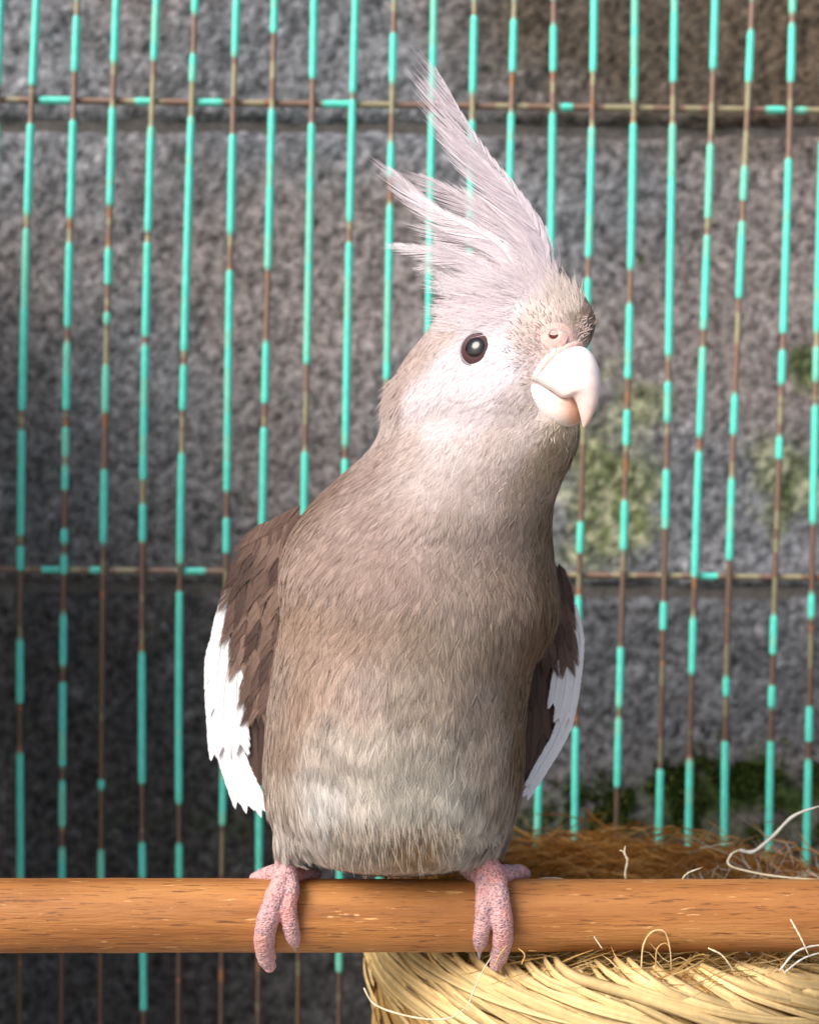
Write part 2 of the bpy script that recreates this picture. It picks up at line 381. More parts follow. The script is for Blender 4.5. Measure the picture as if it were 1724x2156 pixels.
# ---- perch
def perch():
    n, sd = 200, 40
    xs = np.linspace(-0.2155, 0.2255, n); ph = np.linspace(0, 2 * np.pi, sd, endpoint=False)
    X, PH = np.meshgrid(xs, ph, indexing='ij'); q = np.stack((X.ravel() * 0.25, np.cos(PH.ravel()) * 0.01, np.sin(PH.ravel()) * 0.01), 1)
    cz0 = P(862, 1927)[2]; R = 75.0 * S * (1 - 0.02 * X.ravel() / 0.11)
    r = R + (noise(q, 70, 4, 3) - 0.5) * 0.5 * MM + (noise(q * (1, 1, 1), 420, 8, 2) - 0.5) * 0.22 * MM
    V = np.stack((X.ravel(), np.cos(PH.ravel()) * r, cz0 + np.sin(PH.ravel()) * r), 1)
    i = np.arange(n - 1)[:, None] * sd + np.arange(sd)[None, :]; j = np.arange(n - 1)[:, None] * sd + (np.arange(sd) + 1)[None, :] % sd
    F = np.stack((i, i + sd, j + sd, j), -1).reshape(-1, 4)
    return mesh_from('perch', V, F)
def perch_mat():
    m = bpy.data.materials.new('worn_orange_wood'); m.use_nodes = True; t = m.node_tree; L = t.links; b = t.nodes['Principled BSDF']
    b.inputs['Roughness'].default_value = 0.52; b.inputs['Specular IOR Level'].default_value = 0.35
    tc = t.nodes.new('ShaderNodeTexCoord')
    def nz(scale, detail, sx, rough=0.6):
        mp = t.nodes.new('ShaderNodeMapping'); mp.inputs['Scale'].default_value = (sx, 1, 1); L.new(tc.outputs['Object'], mp.inputs['Vector'])
        n = t.nodes.new('ShaderNodeTexNoise'); n.inputs['Scale'].default_value = scale; n.inputs['Detail'].default_value = detail; n.inputs['Roughness'].default_value = rough
        L.new(mp.outputs[0], n.inputs['Vector']); return n.outputs['Fac']
    def ramp(f, stops):
        r = t.nodes.new('ShaderNodeValToRGB'); e = r.color_ramp.elements
        while len(e) < len(stops): e.new(0.5)
        for k, (p_, c_) in zip(e, stops): k.position = p_; k.color = (*c_, 1)
        L.new(f, r.inputs[0]); return r.outputs[0]
    def mix(kind, f, a, c_):
        x = t.nodes.new('ShaderNodeMix'); x.data_type = 'RGBA'; x.blend_type = kind
        if isinstance(f, float): x.inputs[0].default_value = f
        else: L.new(f, x.inputs[0])
        for s_, v in ((6, a), (7, c_)):
            if isinstance(v, tuple): x.inputs[s_].default_value = (*v, 1)
            else: L.new(v, x.inputs[s_])
        return x.outputs[2]
    base = ramp(nz(140, 6, 0.06), [(0.28, (0.27, 0.10, 0.026)), (0.5, (0.47, 0.205, 0.06)), (0.72, (0.58, 0.29, 0.10))])
    base = mix('MULTIPLY', 0.8, base, ramp(nz(30, 3, 0.3), [(0.35, (0.62, 0.50, 0.45)), (0.65, (1.1, 1.05, 1.0))]))
    pores = nz(1300, 4, 0.085)
    base = mix('MIX', ramp(pores, [(0.575, (0, 0, 0)), (0.64, (1, 1, 1))]), base, (0.22, 0.085, 0.026))
    fl = nz(1000, 4, 0.13)
    base = mix('MIX', ramp(fl, [(0.64, (0, 0, 0)), (0.70, (1, 1, 1))]), base, (0.72, 0.42, 0.17))
    L.new(base, b.inputs['Base Color'])
    bn = t.nodes.new('ShaderNodeBump'); bn.inputs['Strength'].default_value = 0.7; bn.inputs['Distance'].default_value = 0.0007
    L.new(nz(1100, 5, 0.09), bn.inputs['Height']); L.new(bn.outputs[0], b.inputs['Normal'])
    return m
link('perch', perch(), perch_mat(), label='round worn orange wooden perch rod the bird grips', cat='perch')

# ================================================================== the cockatiel
bird = link('cockatiel', None, label='grey-brown cockatiel with pale face and raised crest on wooden perch', cat='bird')
bird.location = (0, 0, 0)

def loft(rows, n=64, sub=6, shear=True):
    """rows: (py, L, R, yc, front, back, shear) -> V,F of a closed loft of horizontal sections"""
    rows = np.array(rows, float); u = np.linspace(0, len(rows) - 1, (len(rows) - 1) * sub + 1)
    R = catmull(rows, len(u)); ph = np.linspace(0, 2 * np.pi, n, endpoint=False)
    V = []
    for py, l, r, yc, f, b, k in R:
        xc = (l + r) / 2; a = max((r - l) / 2, 2)
        dx = a * np.sign(np.cos(ph)) * abs(np.cos(ph)) ** 0.95
        dy = np.where(np.sin(ph) < 0, f, b) * np.sin(ph)
        y = yc + dy - k * dx * 0.13
        kk = S * (D + yc * MM) / D
        V.append(np.stack(((xc + dx - 862) * kk, y * MM, np.full(n, (1078 - py) * kk)), 1))
    m = len(V); V = np.vstack(V); F = []
    for i in range(m - 1):
        for j in range(n):
            q = (j + 1) % n; F.append((i * n + j, (i + 1) * n + j, (i + 1) * n + q, i * n + q))
    F.append(tuple(range(n))); F.append(tuple(range(m * n - 1, m * n - n - 1, -1)))
    return V, F

body_rows = [
 (562, 1110, 1164, -2, 5, 6, .3), (583, 1030, 1184, -2, 9, 10, .4), (612, 960, 1200, -2, 12, 14, .5), (650, 925, 1224, -3, 14, 18, .6),
 (690, 897, 1236, -4, 16, 20, .65), (730, 862, 1228, -4, 16, 22, .7), (770, 836, 1212, -4, 16, 23, .7), (810, 812, 1196, -4, 16, 25, .7),
 (850, 800, 1192, -4, 17, 27, .65), (900, 797, 1206, -3, 18, 28, .55), (950, 770, 1200, -2, 20, 29, .42), (1000, 716, 1180, 0, 22, 30, .3),
 (1050, 664, 1163, 2, 25, 30, .2), (1100, 626, 1157, 4, 29, 31, .12), (1150, 602, 1161, 6, 32, 32, .05), (1200, 593, 1167, 7, 35, 33, 0),
 (1250, 593, 1174, 8, 38, 34, 0), (1300, 592, 1170, 9, 40, 35, 0), (1350, 586, 1150, 9, 41, 35, 0), (1400, 578, 1124, 9, 42, 35, 0),
 (1500, 565, 1106, 9, 42, 34, 0), (1600, 558, 1102, 9, 40, 32, 0), (1660, 558, 1096, 9, 38, 30, 0), (1720, 572, 1082, 9, 33, 28, 0),
 (1770, 600, 1066, 9, 26, 24, 0), (1806, 668, 1008, 9, 17, 18, 0), (1832, 745, 945, 9, 7, 8, 0)]
def ellipsoid(c, ax, n=24):
    """c centre (m), ax 3 axis vectors (m)"""
    u = np.linspace(0, np.pi, n); v = np.linspace(0, 2 * np.pi, 2 * n, endpoint=False); U, W = np.meshgrid(u, v, indexing='ij')
    q = np.stack((np.sin(U) * np.cos(W), np.sin(U) * np.sin(W), np.cos(U)), -1).reshape(-1, 3)
    V = c + q @ np.array(ax); m = 2 * n; F = []
    for i in range(n - 1):
        for j in range(m):
            k = (j + 1) % m; F.append((i * m + j, (i + 1) * m + j, (i + 1) * m + k, i * m + k))
    return V, F
def thigh(pts, rad):
    p = catmull([P(*q) for q in pts], 14); r = catmull(np.array(rad, float)[:, None], 14)[:, 0] * MM
    return tube(p, r, 16)
# head frame: beak points right and towards the viewer
AZ = math.radians(43)
FW = np.array((math.cos(AZ), -math.sin(AZ), 0)); SD = np.array((-math.sin(AZ), -math.cos(AZ), 0)); UP = np.array((0, 0, 1.0))
_lv, _lf = loft(body_rows)
_t = BVHTree.FromPolygons([Vector(v) for v in _lv], _lf)
_d = (Vector(P(1136, 806)) - Vector((0, -D, 0))).normalized()
OBY = _t.ray_cast(Vector((0, -D, 0)), _d)[0].y / MM - 1.2
print('beak depth', OBY)
OB = P(1222, 728, OBY)                                     # culmen base
def H(f, s, u): return OB + (f * FW + s * SD + u * UP) * MM * 0.93
muzzle = ellipsoid(H(-9.5, 0, -6.0), (FW * 8.6 * MM, SD * 7.0 * MM, UP * 8.0 * MM))
chin = ellipsoid(H(-14, 0, -20.5), (FW * 9 * MM, SD * 7.0 * MM, UP * 8.0 * MM))
parts = [loft(body_rows), muzzle, chin,
         thigh([(650, 1640, 2), (632, 1720, -3), (612, 1765, -5), (604, 1798, -4)], (8, 8, 5.2, 2.6)),
         thigh([(1010, 1640, 2), (1020, 1720, -3), (1024, 1762, -5), (1022, 1792, -4)], (8, 7.5, 5.0, 2.6)),
         thigh([(800, 1640, -6), (810, 1740, -8), (800, 1815, -4)], (13, 11, 4)),
         thigh([(900, 1640, -6), (900, 1740, -6), (895, 1812, -2)], (13, 11, 4)),
         thigh([(860, 1500, 22), (850, 1640, 38), (845, 1730, 62)], (26, 16, 6))]
bm_me = mesh_from('body', *join(parts))
tmp = link('tmp', bm_me)
md = tmp.modifiers.new('r', 'REMESH'); md.mode = 'VOXEL'; md.voxel_size = 0.0009
ms_ = tmp.modifiers.new('s', 'SMOOTH'); ms_.iterations = 30; ms_.factor = 0.5
dg = bpy.context.evaluated_depsgraph_get()
ev = tmp.evaluated_get(dg); body_me = bpy.data.meshes.new_from_object(ev)
bpy.data.objects.remove(tmp); body_me.name = 'body'
body_me.polygons.foreach_set('use_smooth', np.ones(len(body_me.polygons), bool))
nv = len(body_me.vertices); BV = np.empty(nv * 3, np.float32); body_me.vertices.foreach_get('co', BV); BV = BV.reshape(-1, 3).astype(float)
BN = np.empty(nv * 3, np.float32); body_me.vertices.foreach_get('normal', BN); BN = BN.reshape(-1, 3).astype(float)
bvh = BVHTree.FromPolygons([Vector(v) for v in BV], [tuple(p.vertices) for p in body_me.polygons])
CAMP = Vector((0, -D, 0))
def hit(px, py, tree=None):
    d = (Vector(P(px, py)) - CAMP).normalized(); loc, nr, i, dist = (tree or bvh).ray_cast(CAMP, d)
    if loc is None:
        loc, nr, i, dist = (tree or bvh).find_nearest(Vector(P(px, py)))
    return np.array(loc), np.array(nr)

# ---- plumage colour, right-side shade painted in, and lie, at points on the body
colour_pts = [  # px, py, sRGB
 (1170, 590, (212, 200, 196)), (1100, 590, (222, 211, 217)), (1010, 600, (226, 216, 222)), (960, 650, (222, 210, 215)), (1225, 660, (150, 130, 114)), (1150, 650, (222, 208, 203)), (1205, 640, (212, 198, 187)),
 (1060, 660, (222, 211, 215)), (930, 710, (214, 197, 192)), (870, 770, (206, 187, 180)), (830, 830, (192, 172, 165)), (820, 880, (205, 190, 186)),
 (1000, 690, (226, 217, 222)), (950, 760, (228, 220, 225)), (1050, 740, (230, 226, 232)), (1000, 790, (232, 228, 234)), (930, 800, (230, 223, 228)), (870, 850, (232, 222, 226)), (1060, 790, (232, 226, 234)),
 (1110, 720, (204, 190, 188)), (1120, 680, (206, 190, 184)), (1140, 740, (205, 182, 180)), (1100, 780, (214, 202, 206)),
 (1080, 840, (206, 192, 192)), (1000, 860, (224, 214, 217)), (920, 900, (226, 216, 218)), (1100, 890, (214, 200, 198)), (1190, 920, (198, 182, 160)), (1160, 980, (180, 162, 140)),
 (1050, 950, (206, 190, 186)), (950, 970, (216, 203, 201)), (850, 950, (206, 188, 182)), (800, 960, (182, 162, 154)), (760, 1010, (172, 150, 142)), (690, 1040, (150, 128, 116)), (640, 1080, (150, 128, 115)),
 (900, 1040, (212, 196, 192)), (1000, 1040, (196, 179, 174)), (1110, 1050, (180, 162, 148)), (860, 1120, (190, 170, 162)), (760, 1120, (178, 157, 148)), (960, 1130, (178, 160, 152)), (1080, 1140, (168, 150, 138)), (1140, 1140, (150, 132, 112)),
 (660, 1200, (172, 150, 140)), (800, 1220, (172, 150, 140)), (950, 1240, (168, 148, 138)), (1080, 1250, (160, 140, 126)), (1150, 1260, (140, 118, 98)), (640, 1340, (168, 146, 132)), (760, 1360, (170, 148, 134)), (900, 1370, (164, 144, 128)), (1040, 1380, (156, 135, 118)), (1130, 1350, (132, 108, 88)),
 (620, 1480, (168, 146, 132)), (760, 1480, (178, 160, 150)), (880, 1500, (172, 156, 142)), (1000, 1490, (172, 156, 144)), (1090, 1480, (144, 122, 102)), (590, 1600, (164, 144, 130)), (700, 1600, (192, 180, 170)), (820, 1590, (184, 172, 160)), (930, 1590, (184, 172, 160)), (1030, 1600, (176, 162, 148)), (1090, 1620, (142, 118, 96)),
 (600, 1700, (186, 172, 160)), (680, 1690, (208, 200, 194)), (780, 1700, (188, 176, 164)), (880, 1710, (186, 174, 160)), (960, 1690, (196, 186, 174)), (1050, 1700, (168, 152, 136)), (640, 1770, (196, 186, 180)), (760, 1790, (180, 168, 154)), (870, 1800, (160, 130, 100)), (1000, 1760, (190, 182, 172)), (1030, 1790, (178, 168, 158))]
lie_pts = [  # px, py, dx, dy
 (1100, 620, -.5, -.86), (1190, 620, -.15, -1), (1225, 690, .1, -1), (1150, 660, -.35, -.95), (1000, 610, -.9, -.35), (950, 660, -1, -.1), (1060, 680, -.9, -.45), (1110, 710, -.8, -.5), (920, 730, -.9, .4), (870, 800, -.75, .65), (1080, 760, -.9, .35), (1000, 700, -1, .0), (960, 740, -.95, .3), (1000, 830, -.8, .6), (900, 850, -.75, .65), (1100, 850, -.5, .85), (1130, 800, -.8, .6),
 (1190, 930, -.15, 1), (1000, 950, -.45, .9), (850, 950, -.7, .7), (800, 1040, -.62, .78), (700, 1050, -.8, .6), (1000, 1100, -.3, .95), (1150, 1050, 0, 1), (650, 1150, -.6, .8), (620, 1270, -.55, .83), (800, 1250, -.4, .9), (1000, 1250, -.1, 1), (1130, 1250, .1, 1), (1150, 1370, .25, 1), (800, 1450, -.12, 1), (620, 1500, -.15, 1), (1000, 1500, 0, 1), (1090, 1550, .05, 1), (640, 1720, .05, 1), (760, 1730, .1, 1), (860, 1760, 0, 1), (1000, 1730, .02, 1), (1080, 1700, -.1, 1)]
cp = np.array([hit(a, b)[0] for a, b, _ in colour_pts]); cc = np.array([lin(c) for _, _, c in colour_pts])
lp = np.array([hit(a, b)[0] for a, b, _, _ in lie_pts]); ld = norm(np.array([(c, 0, -d) for _, _, c, d in lie_pts], float))
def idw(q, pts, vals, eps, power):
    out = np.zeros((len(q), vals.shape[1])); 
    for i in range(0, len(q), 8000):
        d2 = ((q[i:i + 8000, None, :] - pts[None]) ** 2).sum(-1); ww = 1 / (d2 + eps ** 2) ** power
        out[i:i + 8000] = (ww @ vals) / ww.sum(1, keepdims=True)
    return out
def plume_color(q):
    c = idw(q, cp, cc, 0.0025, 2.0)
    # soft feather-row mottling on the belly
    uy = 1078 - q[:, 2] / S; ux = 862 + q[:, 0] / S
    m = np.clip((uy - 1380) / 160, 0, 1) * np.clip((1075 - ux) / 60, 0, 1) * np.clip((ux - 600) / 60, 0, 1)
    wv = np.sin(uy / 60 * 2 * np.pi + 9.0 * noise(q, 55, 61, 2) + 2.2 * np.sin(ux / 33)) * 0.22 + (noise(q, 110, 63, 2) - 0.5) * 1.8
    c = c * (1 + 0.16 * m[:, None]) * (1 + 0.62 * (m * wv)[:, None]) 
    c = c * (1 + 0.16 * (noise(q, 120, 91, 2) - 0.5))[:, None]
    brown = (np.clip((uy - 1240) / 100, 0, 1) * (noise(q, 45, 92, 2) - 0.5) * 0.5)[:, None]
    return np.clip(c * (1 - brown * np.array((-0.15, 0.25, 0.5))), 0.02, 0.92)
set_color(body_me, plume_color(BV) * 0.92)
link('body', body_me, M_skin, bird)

EYE, EN = hit(1004, 735)
def lie(q, n):
    d = norm(idw(q, lp, ld, 0.004, 2.0)); d = d - n * (d * n).sum(1, keepdims=True); return norm(d + 1e-9)

# ---- contour feathers: every feather a fan of barbs
tri = np.array([(p.vertices[0], p.vertices[1], p.vertices[2]) for p in body_me.polygons] + [(p.vertices[0], p.vertices[2], p.vertices[3]) for p in body_me.polygons if len(p.vertices) == 4])
TA = 0.5 * np.linalg.norm(np.cross(BV[tri[:, 1]] - BV[tri[:, 0]], BV[tri[:, 2]] - BV[tri[:, 0]]), axis=1)
def sample(n):
    t_ = rng.choice(len(tri), n, p=TA / TA.sum()); a, b = rng.random(n), rng.random(n); s_ = a + b > 1; a[s_], b[s_] = 1 - a[s_], 1 - b[s_]
    A, B, Cc = tri[t_].T; wa = (1 - a - b)[:, None]
    return BV[A] * wa + BV[B] * a[:, None] + BV[Cc] * b[:, None], norm(BN[A] * wa + BN[B] * a[:, None] + BN[Cc] * b[:, None])
def feather_len(q):
    uy = 1078 - q[:, 2] / S
    return np.interp(uy, [540, 700, 850, 950, 1050, 1200, 1400, 1700, 1840], [4.0, 3.4, 4.0, 5.0, 6.5, 8.0, 9.0, 9.5, 7.5]) * MM
def thin(q, gap):
    cell = 0.004; g = {}; keep = []
    for i in range(len(q)):
        k = tuple((q[i] // cell).astype(int)); ok = True; r2 = gap[i] ** 2
        for a in (-1, 0, 1):
            for b in (-1, 0, 1):
                for c in (-1, 0, 1):
                    for j in g.get((k[0] + a, k[1] + b, k[2] + c), ()):
                        d = q[i] - q[j]
                        if d[0] * d[0] + d[1] * d[1] + d[2] * d[2] < r2: ok = False; break
                    if not ok: break
                if not ok: break
            if not ok: break
        if ok: g.setdefault(k, []).append(i); keep.append(i)
    return np.array(keep)
CERE = H(-6.0, 6.2, -1.0)
def plumage(n, gapk, lenk, B, wid, liftk, fan, jit, name, zone=None):
    q, nr = sample(n)
    m = np.linalg.norm(q - EYE, axis=1) > 0.0050
    loc = (q - OB) / MM; f_ = loc @ FW; s_ = loc @ SD; u_ = loc @ UP
    m &= ~((f_ > -8.6) & (u_ < 0.8) & (u_ > -19.5))
    m &= np.linalg.norm(q - CERE, axis=1) > 0.0026
    if zone is not None: m &= zone(q)
    m &= (nr[:, 1] < 0.55) | (rng.random(len(q)) < 0.5)
    q, nr = q[m], nr[m]; L0 = feather_len(q) * lenk
    k = thin(q, L0 * gapk); q, nr, L0 = q[k], nr[k], L0[k]
    # sort head first does not matter: tips lift over the next row
    N = len(q); d = lie(q, nr); a = rng.normal(0, jit, N)
    d = norm(d * np.cos(a)[:, None] + np.cross(nr, d) * np.sin(a)[:, None]); sd = np.cross(nr, d)
    L0 = L0 * rng.uniform(0.8, 1.2, N); tone = rng.uniform(0.94, 1.06, (N, 1, 1))
    Rc = np.interp(1078 - q[:, 2] / S, [500, 800, 1000, 1300, 1800], [24, 26, 34, 40, 36]) * MM
    Sg = 4; tt = np.linspace(0, 1, Sg)
    qb = np.linspace(0, 1, B // 2); qb = np.concatenate((qb, qb)); sg = np.concatenate((np.ones(B // 2), -np.ones(B // 2)))
    QB = np.clip(qb[None] + rng.normal(0, 0.03, (N, B)), 0, 1)
    al = np.radians(fan * (1 - QB) + 5 * QB) + rng.normal(0, 0.035, (N, B))
    u0 = L0[:, None] * (0.02 + 0.5 * QB); bl = L0[:, None] * (0.62 - 0.12 * QB) * rng.uniform(0.92, 1.08, (N, B))
    t3 = tt[None, None, :]
    U = u0[..., None] + bl[..., None] * (t3 * np.cos(al)[..., None] + 0.10 * t3 ** 2)
    W = sg[None, :, None] * bl[..., None] * np.sin(al)[..., None] * (t3 - 0.30 * t3 ** 2)
    lift = (liftk * rng.uniform(0.6, 1.4, N))[:, None, None] * L0[:, None, None] * (U / L0[:, None, None]) ** 1.4
    Hh = 0.00012 + lift - (U ** 2 + W ** 2) / (2 * Rc[:, None, None]) + rng.normal(0, 0.00004, (N, B))[..., None]
    pth = q[:, None, None, :] + U[..., None] * d[:, None, None, :] + W[..., None] * sd[:, None, None, :] + Hh[..., None] * nr[:, None, None, :]
    tang = norm(np.gradient(pth, axis=2)); cr = norm(np.cross(nr[:, None, None, :], tang))
    tilt = (rng.normal(0.06, 0.30, (N, B)) * sg[None, :])[..., None, None]
    wv = (cr * np.cos(tilt) + nr[:, None, None, :] * np.sin(tilt)) * (wid * MM * 0.5 * np.array((0.8, 1.0, 0.75, 0.12)))[None, None, :, None] * (L0 / (7 * MM)).clip(.6, 1.2)[:, None, None, None]
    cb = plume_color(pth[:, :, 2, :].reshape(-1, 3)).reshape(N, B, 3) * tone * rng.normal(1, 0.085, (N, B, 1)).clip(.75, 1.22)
    V, F, C = strips(pth.reshape(N * B, Sg, 3), wv.reshape(N * B, Sg, 3), cb.reshape(N * B, 3))
    print(name, N, len(F))
    return link(name, mesh_from(name, V, F, C), M_plume, bird, kind='stuff')
plumage(80000, 0.25, 1.0, 36, 0.22, 0.055, 40, 0.07, 'contour_feathers')
plumage(20000, 0.26, 0.8, 16, 0.14, 0.10, 34, 0.14, 'filoplumes')

# ---- eye
def revolve(c, n, prof, sides=32, start=None):
    """prof (r,h) mm about axis n at c"""
    n = norm(n); a = norm(np.cross(n, (0.2, 0.1, 1))); b = np.cross(n, a); ph = np.linspace(0, 2 * np.pi, sides, endpoint=False)
    V = np.vstack([c + (np.outer(np.cos(ph), a) + np.outer(np.sin(ph), b)) * r * MM + n * h * MM for r, h in prof]); F = []
    for i in range(len(prof) - 1):
        for j in range(sides):
            k = (j + 1) % sides; F.append((i * sides + j, i * sides + k, (i + 1) * sides + k, (i + 1) * sides + j))
    return V, F
en = norm(norm(EN) * 0.8 + np.array((0.0, -1, 0.05)) * 0.5)
def eye_mat():
    m = bpy.data.materials.new('brown_eye'); m.use_nodes = True; t = m.node_tree; b = t.nodes['Principled BSDF']
    at = t.nodes.new('ShaderNodeAttribute'); at.attribute_name = 'col'; t.links.new(at.outputs['Color'], b.inputs['Base Color'])
    b.inputs['Roughness'].default_value = 0.25; b.inputs['Coat Weight'].default_value = 0.6; b.inputs['Coat Roughness'].default_value = 0.02; b.inputs['Specular IOR Level'].default_value = 0.25
    return m
prof = [(4.75 * math.sin(a), 3.2 * math.cos(a)) for a in np.linspace(0.001, 1.75, 40)]
V, F = revolve(EYE - en * 1.25 * MM, en, prof, 40)
rr = np.linalg.norm((V - EYE) - np.outer((V - EYE) @ en, en), axis=1) / MM
C = np.where((rr < 2.7)[:, None], np.array((0.004, 0.004, 0.006)), np.array((0.10, 0.048, 0.05)))
C = np.where((rr > 4.3)[:, None], np.array((0.02, 0.012, 0.014)), C)
eye = link('eye', mesh_from('eye', V, F, C), eye_mat(), bird)
pf_ = [(4.35, 0.0), (4.45, 0.26), (4.6, 0.3), (4.75, 0.16), (4.95, -0.15), (5.2, -0.8)]
V, F = revolve(EYE + en * 0.0 * MM, en, pf_, 60)
r0 = np.linspace(0, 2 * np.pi, 60, endpoint=False)
V = V.reshape(len(pf_), 60, 3); V[1:4] += (en * MM * 0.16)[None, None] * (np.sin(r0 * 26) * np.sin(r0 * 3))[None, :, None]; V = V.reshape(-1, 3)
link('eyelid', mesh_from('eyelid', V, F), M_lid, eye)
# the other eye, on the far side of the head
far = OB + ((EYE - OB) - 2 * ((EYE - OB) @ SD) * SD)
lo_, nr_, _, _ = bvh.find_nearest(Vector(far)); lo_, nr_ = np.array(lo_), np.array(nr_)
V, F = revolve(lo_ - nr_ * 1.9 * MM, nr_, prof, 40); rr = np.linalg.norm((V - lo_) - np.outer((V - lo_) @ nr_, nr_), axis=1) / MM
C = np.where((rr < 2.7)[:, None], np.array((0.004, 0.004, 0.006)), np.array((0.10, 0.048, 0.05)))
link('eye', mesh_from('eye', V, F, C), eye.data.materials[0], bird)

# ---- beak
def mandible(ridge, edge, n, m=10, bulge=1.0):
    """ridge (f,u) points on the midline, edge (f,s,u) cutting edge; elliptical sections"""
    Rg = catmull(ridge, n); Ed = catmull(edge, n); V = []
    ph = np.linspace(0, np.pi, 2 * m + 1)
    for (rf, ru), (ef, es, eu) in zip(Rg, Ed):
        for p in ph:
            s_ = es * math.cos(p); k = math.sin(p) ** bulge
            V.append(H(ef + (rf - ef) * k, s_, eu + (ru - eu) * k))
    c = 2 * m + 1; F = []
    for i in range(n - 1):
        for j in range(c - 1): F.append((i * c + j, i * c + j + 1, (i + 1) * c + j + 1, (i + 1) * c + j))
        F.append((i * c, (i + 1) * c, (i + 1) * c + c - 1, i * c + c - 1))
    F.append(tuple(range(c))[::-1]); F.append(tuple(range((n - 1) * c, n * c)))
    return np.array(V), F
beak = link('beak', None, None, bird)
up_r = [(-5.0, 0.6), (0, -0.1), (2.7, -2.0), (4.7, -5.2), (5.7, -9.5), (5.7, -13.2), (4.8, -17.0), (3.0, -20.6), (1.2, -22.6)]
up_e = [(-10.5, 8.6, -9.0), (-8.6, 8.2, -9.8), (-6.2, 7.4, -11.4), (-3.9, 6.3, -13.2), (-2.0, 5.2, -14.4), (-0.5, 3.7, -13.8), (0.2, 2.5, -15.6), (0.7, 1.5, -18.6), (0.9, 0.35, -22.2)]
V, F = mandible(up_r, up_e, 46, 12, 0.85)
loc = (V - OB) / MM; q = np.clip((-loc[:, 2] - 9) / 12, 0, 1)[:, None]; fr = np.clip((loc @ FW - 3.2) / 2.5, 0, 1)[:, None]
C = lin((250, 240, 238)) * (1 - q) + lin((226, 190, 178)) * q; C = C * (1 - 0.35 * fr) + lin((214, 180, 172)) * 0.35 * fr
link('upper_mandible', mesh_from('upper_mandible', V, F, C), M_horn, beak)
lo_r = [(-12.0, -19.5), (-9.0, -21.0), (-6.2, -21.8), (-3.2, -21.8), (-1.3, -20.6), (-0.6, -18.0), (-1.0, -14.8)]
lo_e = [(-10.5, 8.2, -10.4), (-8.6, 7.8, -10.8), (-6.2, 7.0, -12.4), (-4.2, 5.9, -13.9), (-2.8, 4.7, -14.7), (-1.7, 3.2, -14.0), (-1.4, 1.6, -12.8)]
V, F = mandible(lo_r, lo_e, 34, 12, 0.8)
loc = (V - OB) / MM; q = np.clip((loc @ FW + 4.5) / 3.5, 0, 1)[:, None]
C = lin((248, 238, 234)) * (1 - q) + lin((226, 176, 150)) * q
link('lower_mandible', mesh_from('lower_mandible', V, F, C), M_horn, beak)
V, F = ellipsoid(H(-6.2, 0, -12.0), (FW * 4.6 * MM, SD * 5.0 * MM, UP * 1.9 * MM), 14)
link('mouth', mesh_from('mouth', V, F), M_mouth, beak)
# cere with nostril
cere = []
base_e = [(-8.6, 7.9, -8.4), (-6.4, 7.4, -5.6), (-4.4, 6.0, -3.2), (-2.2, 3.4, -0.9), (-0.8, 0.0, 0.3), (-2.2, -3.4, -0.9), (-4.4, -6.0, -3.2), (-6.4, -7.4, -5.6)]
pts = catmull([H(*p) for p in base_e], 40); rad = np.interp(np.linspace(0, 1, 40), [0, .2, .45, .6, 1], [0.45, 0.8, 1.0, 0.9, 0.6]) * MM * (1 + 0.06 * np.sin(np.arange(40) * 1.9))
cere.append(tube(pts, rad, 14))
cn = hit(1166, 709)[0]; cnn = norm(SD * 0.75 + FW * 0.45 + UP * 0.35)
cere.append(ellipsoid(cn - cnn * 1.5 * MM, (norm(np.cross(cnn, UP)) * 5.2 * MM, UP * 4.3 * MM, cnn * 2.2 * MM), 20))
cere.append(revolve(cn + cnn * 0.86 * MM, cnn, [(1.1, -0.6), (1.2, 0.1), (1.5, 0.28), (2.1, 0.2), (3.6, -0.55)], 24))
link('cere', mesh_from('cere', *join(cere)), M_cere, bird)
V, F = revolve(cn + cnn * 0.86 * MM, cnn, [(0.001, -0.15), (1.05, -0.1), (1.22, -0.1)], 20)
link('nostril', mesh_from('nostril', V, F), M_hole, bird)
# bristles round the cere
def bristles(n, spots, ln, wid, colr, name):
    q = []; d = []
    for k in range(n):
        a, b, dx, dy, sp = spots[k % len(spots)]
        p, nn = hit(a + rng.normal(0, sp), b + rng.normal(0, sp)); q.append(p); v = np.array((dx, -0.35, -dy)) + rng.normal(0, 0.3, 3); v -= nn * min(0, v @ nn) * 1.0; d.append(norm(v + nn * 0.15))
    q = np.array(q); d = np.array(d); l_ = rng.uniform(0.6, 1.2, n) * ln * MM; t = np.linspace(0, 1, 4)
    side = norm(np.cross(d, (0, 1, 0.1)))
    pth = q[:, None, :] + d[:, None, :] * (l_[:, None] * t)[..., None] + side[:, None, :] * (rng.normal(0, 0.12, n)[:, None] * l_[:, None] * t ** 2)[..., None]
    hw = side[:, None, :] * (wid * MM * np.array((1, .9, .6, .1)))[None, :, None]
    V, F, C = strips(pth, hw, colr * rng.uniform(0.75, 1.2, (n, 1)))
    link(name, mesh_from(name, V, F, C), M_plume, bird, kind='stuff')
bristles(620, [(1180, 735, -.4, -.7, 9), (1165, 755, -.6, -.5, 10), (1145, 700, -.7, -.6, 9), (1215, 700, .3, -.8, 14), (1225, 690, .6, -.5, 12), (1185, 680, -.1, -1, 14), (1200, 740, -.3, -.7, 10), (1150, 770, -.7, -.2, 12), (1130, 790, -.8, .1, 10), (1140, 745, -.6, -.5, 14), (1125, 720, -.7, -.5, 14)], 2.0, 0.10, lin((226, 208, 202)), 'facial_bristles')
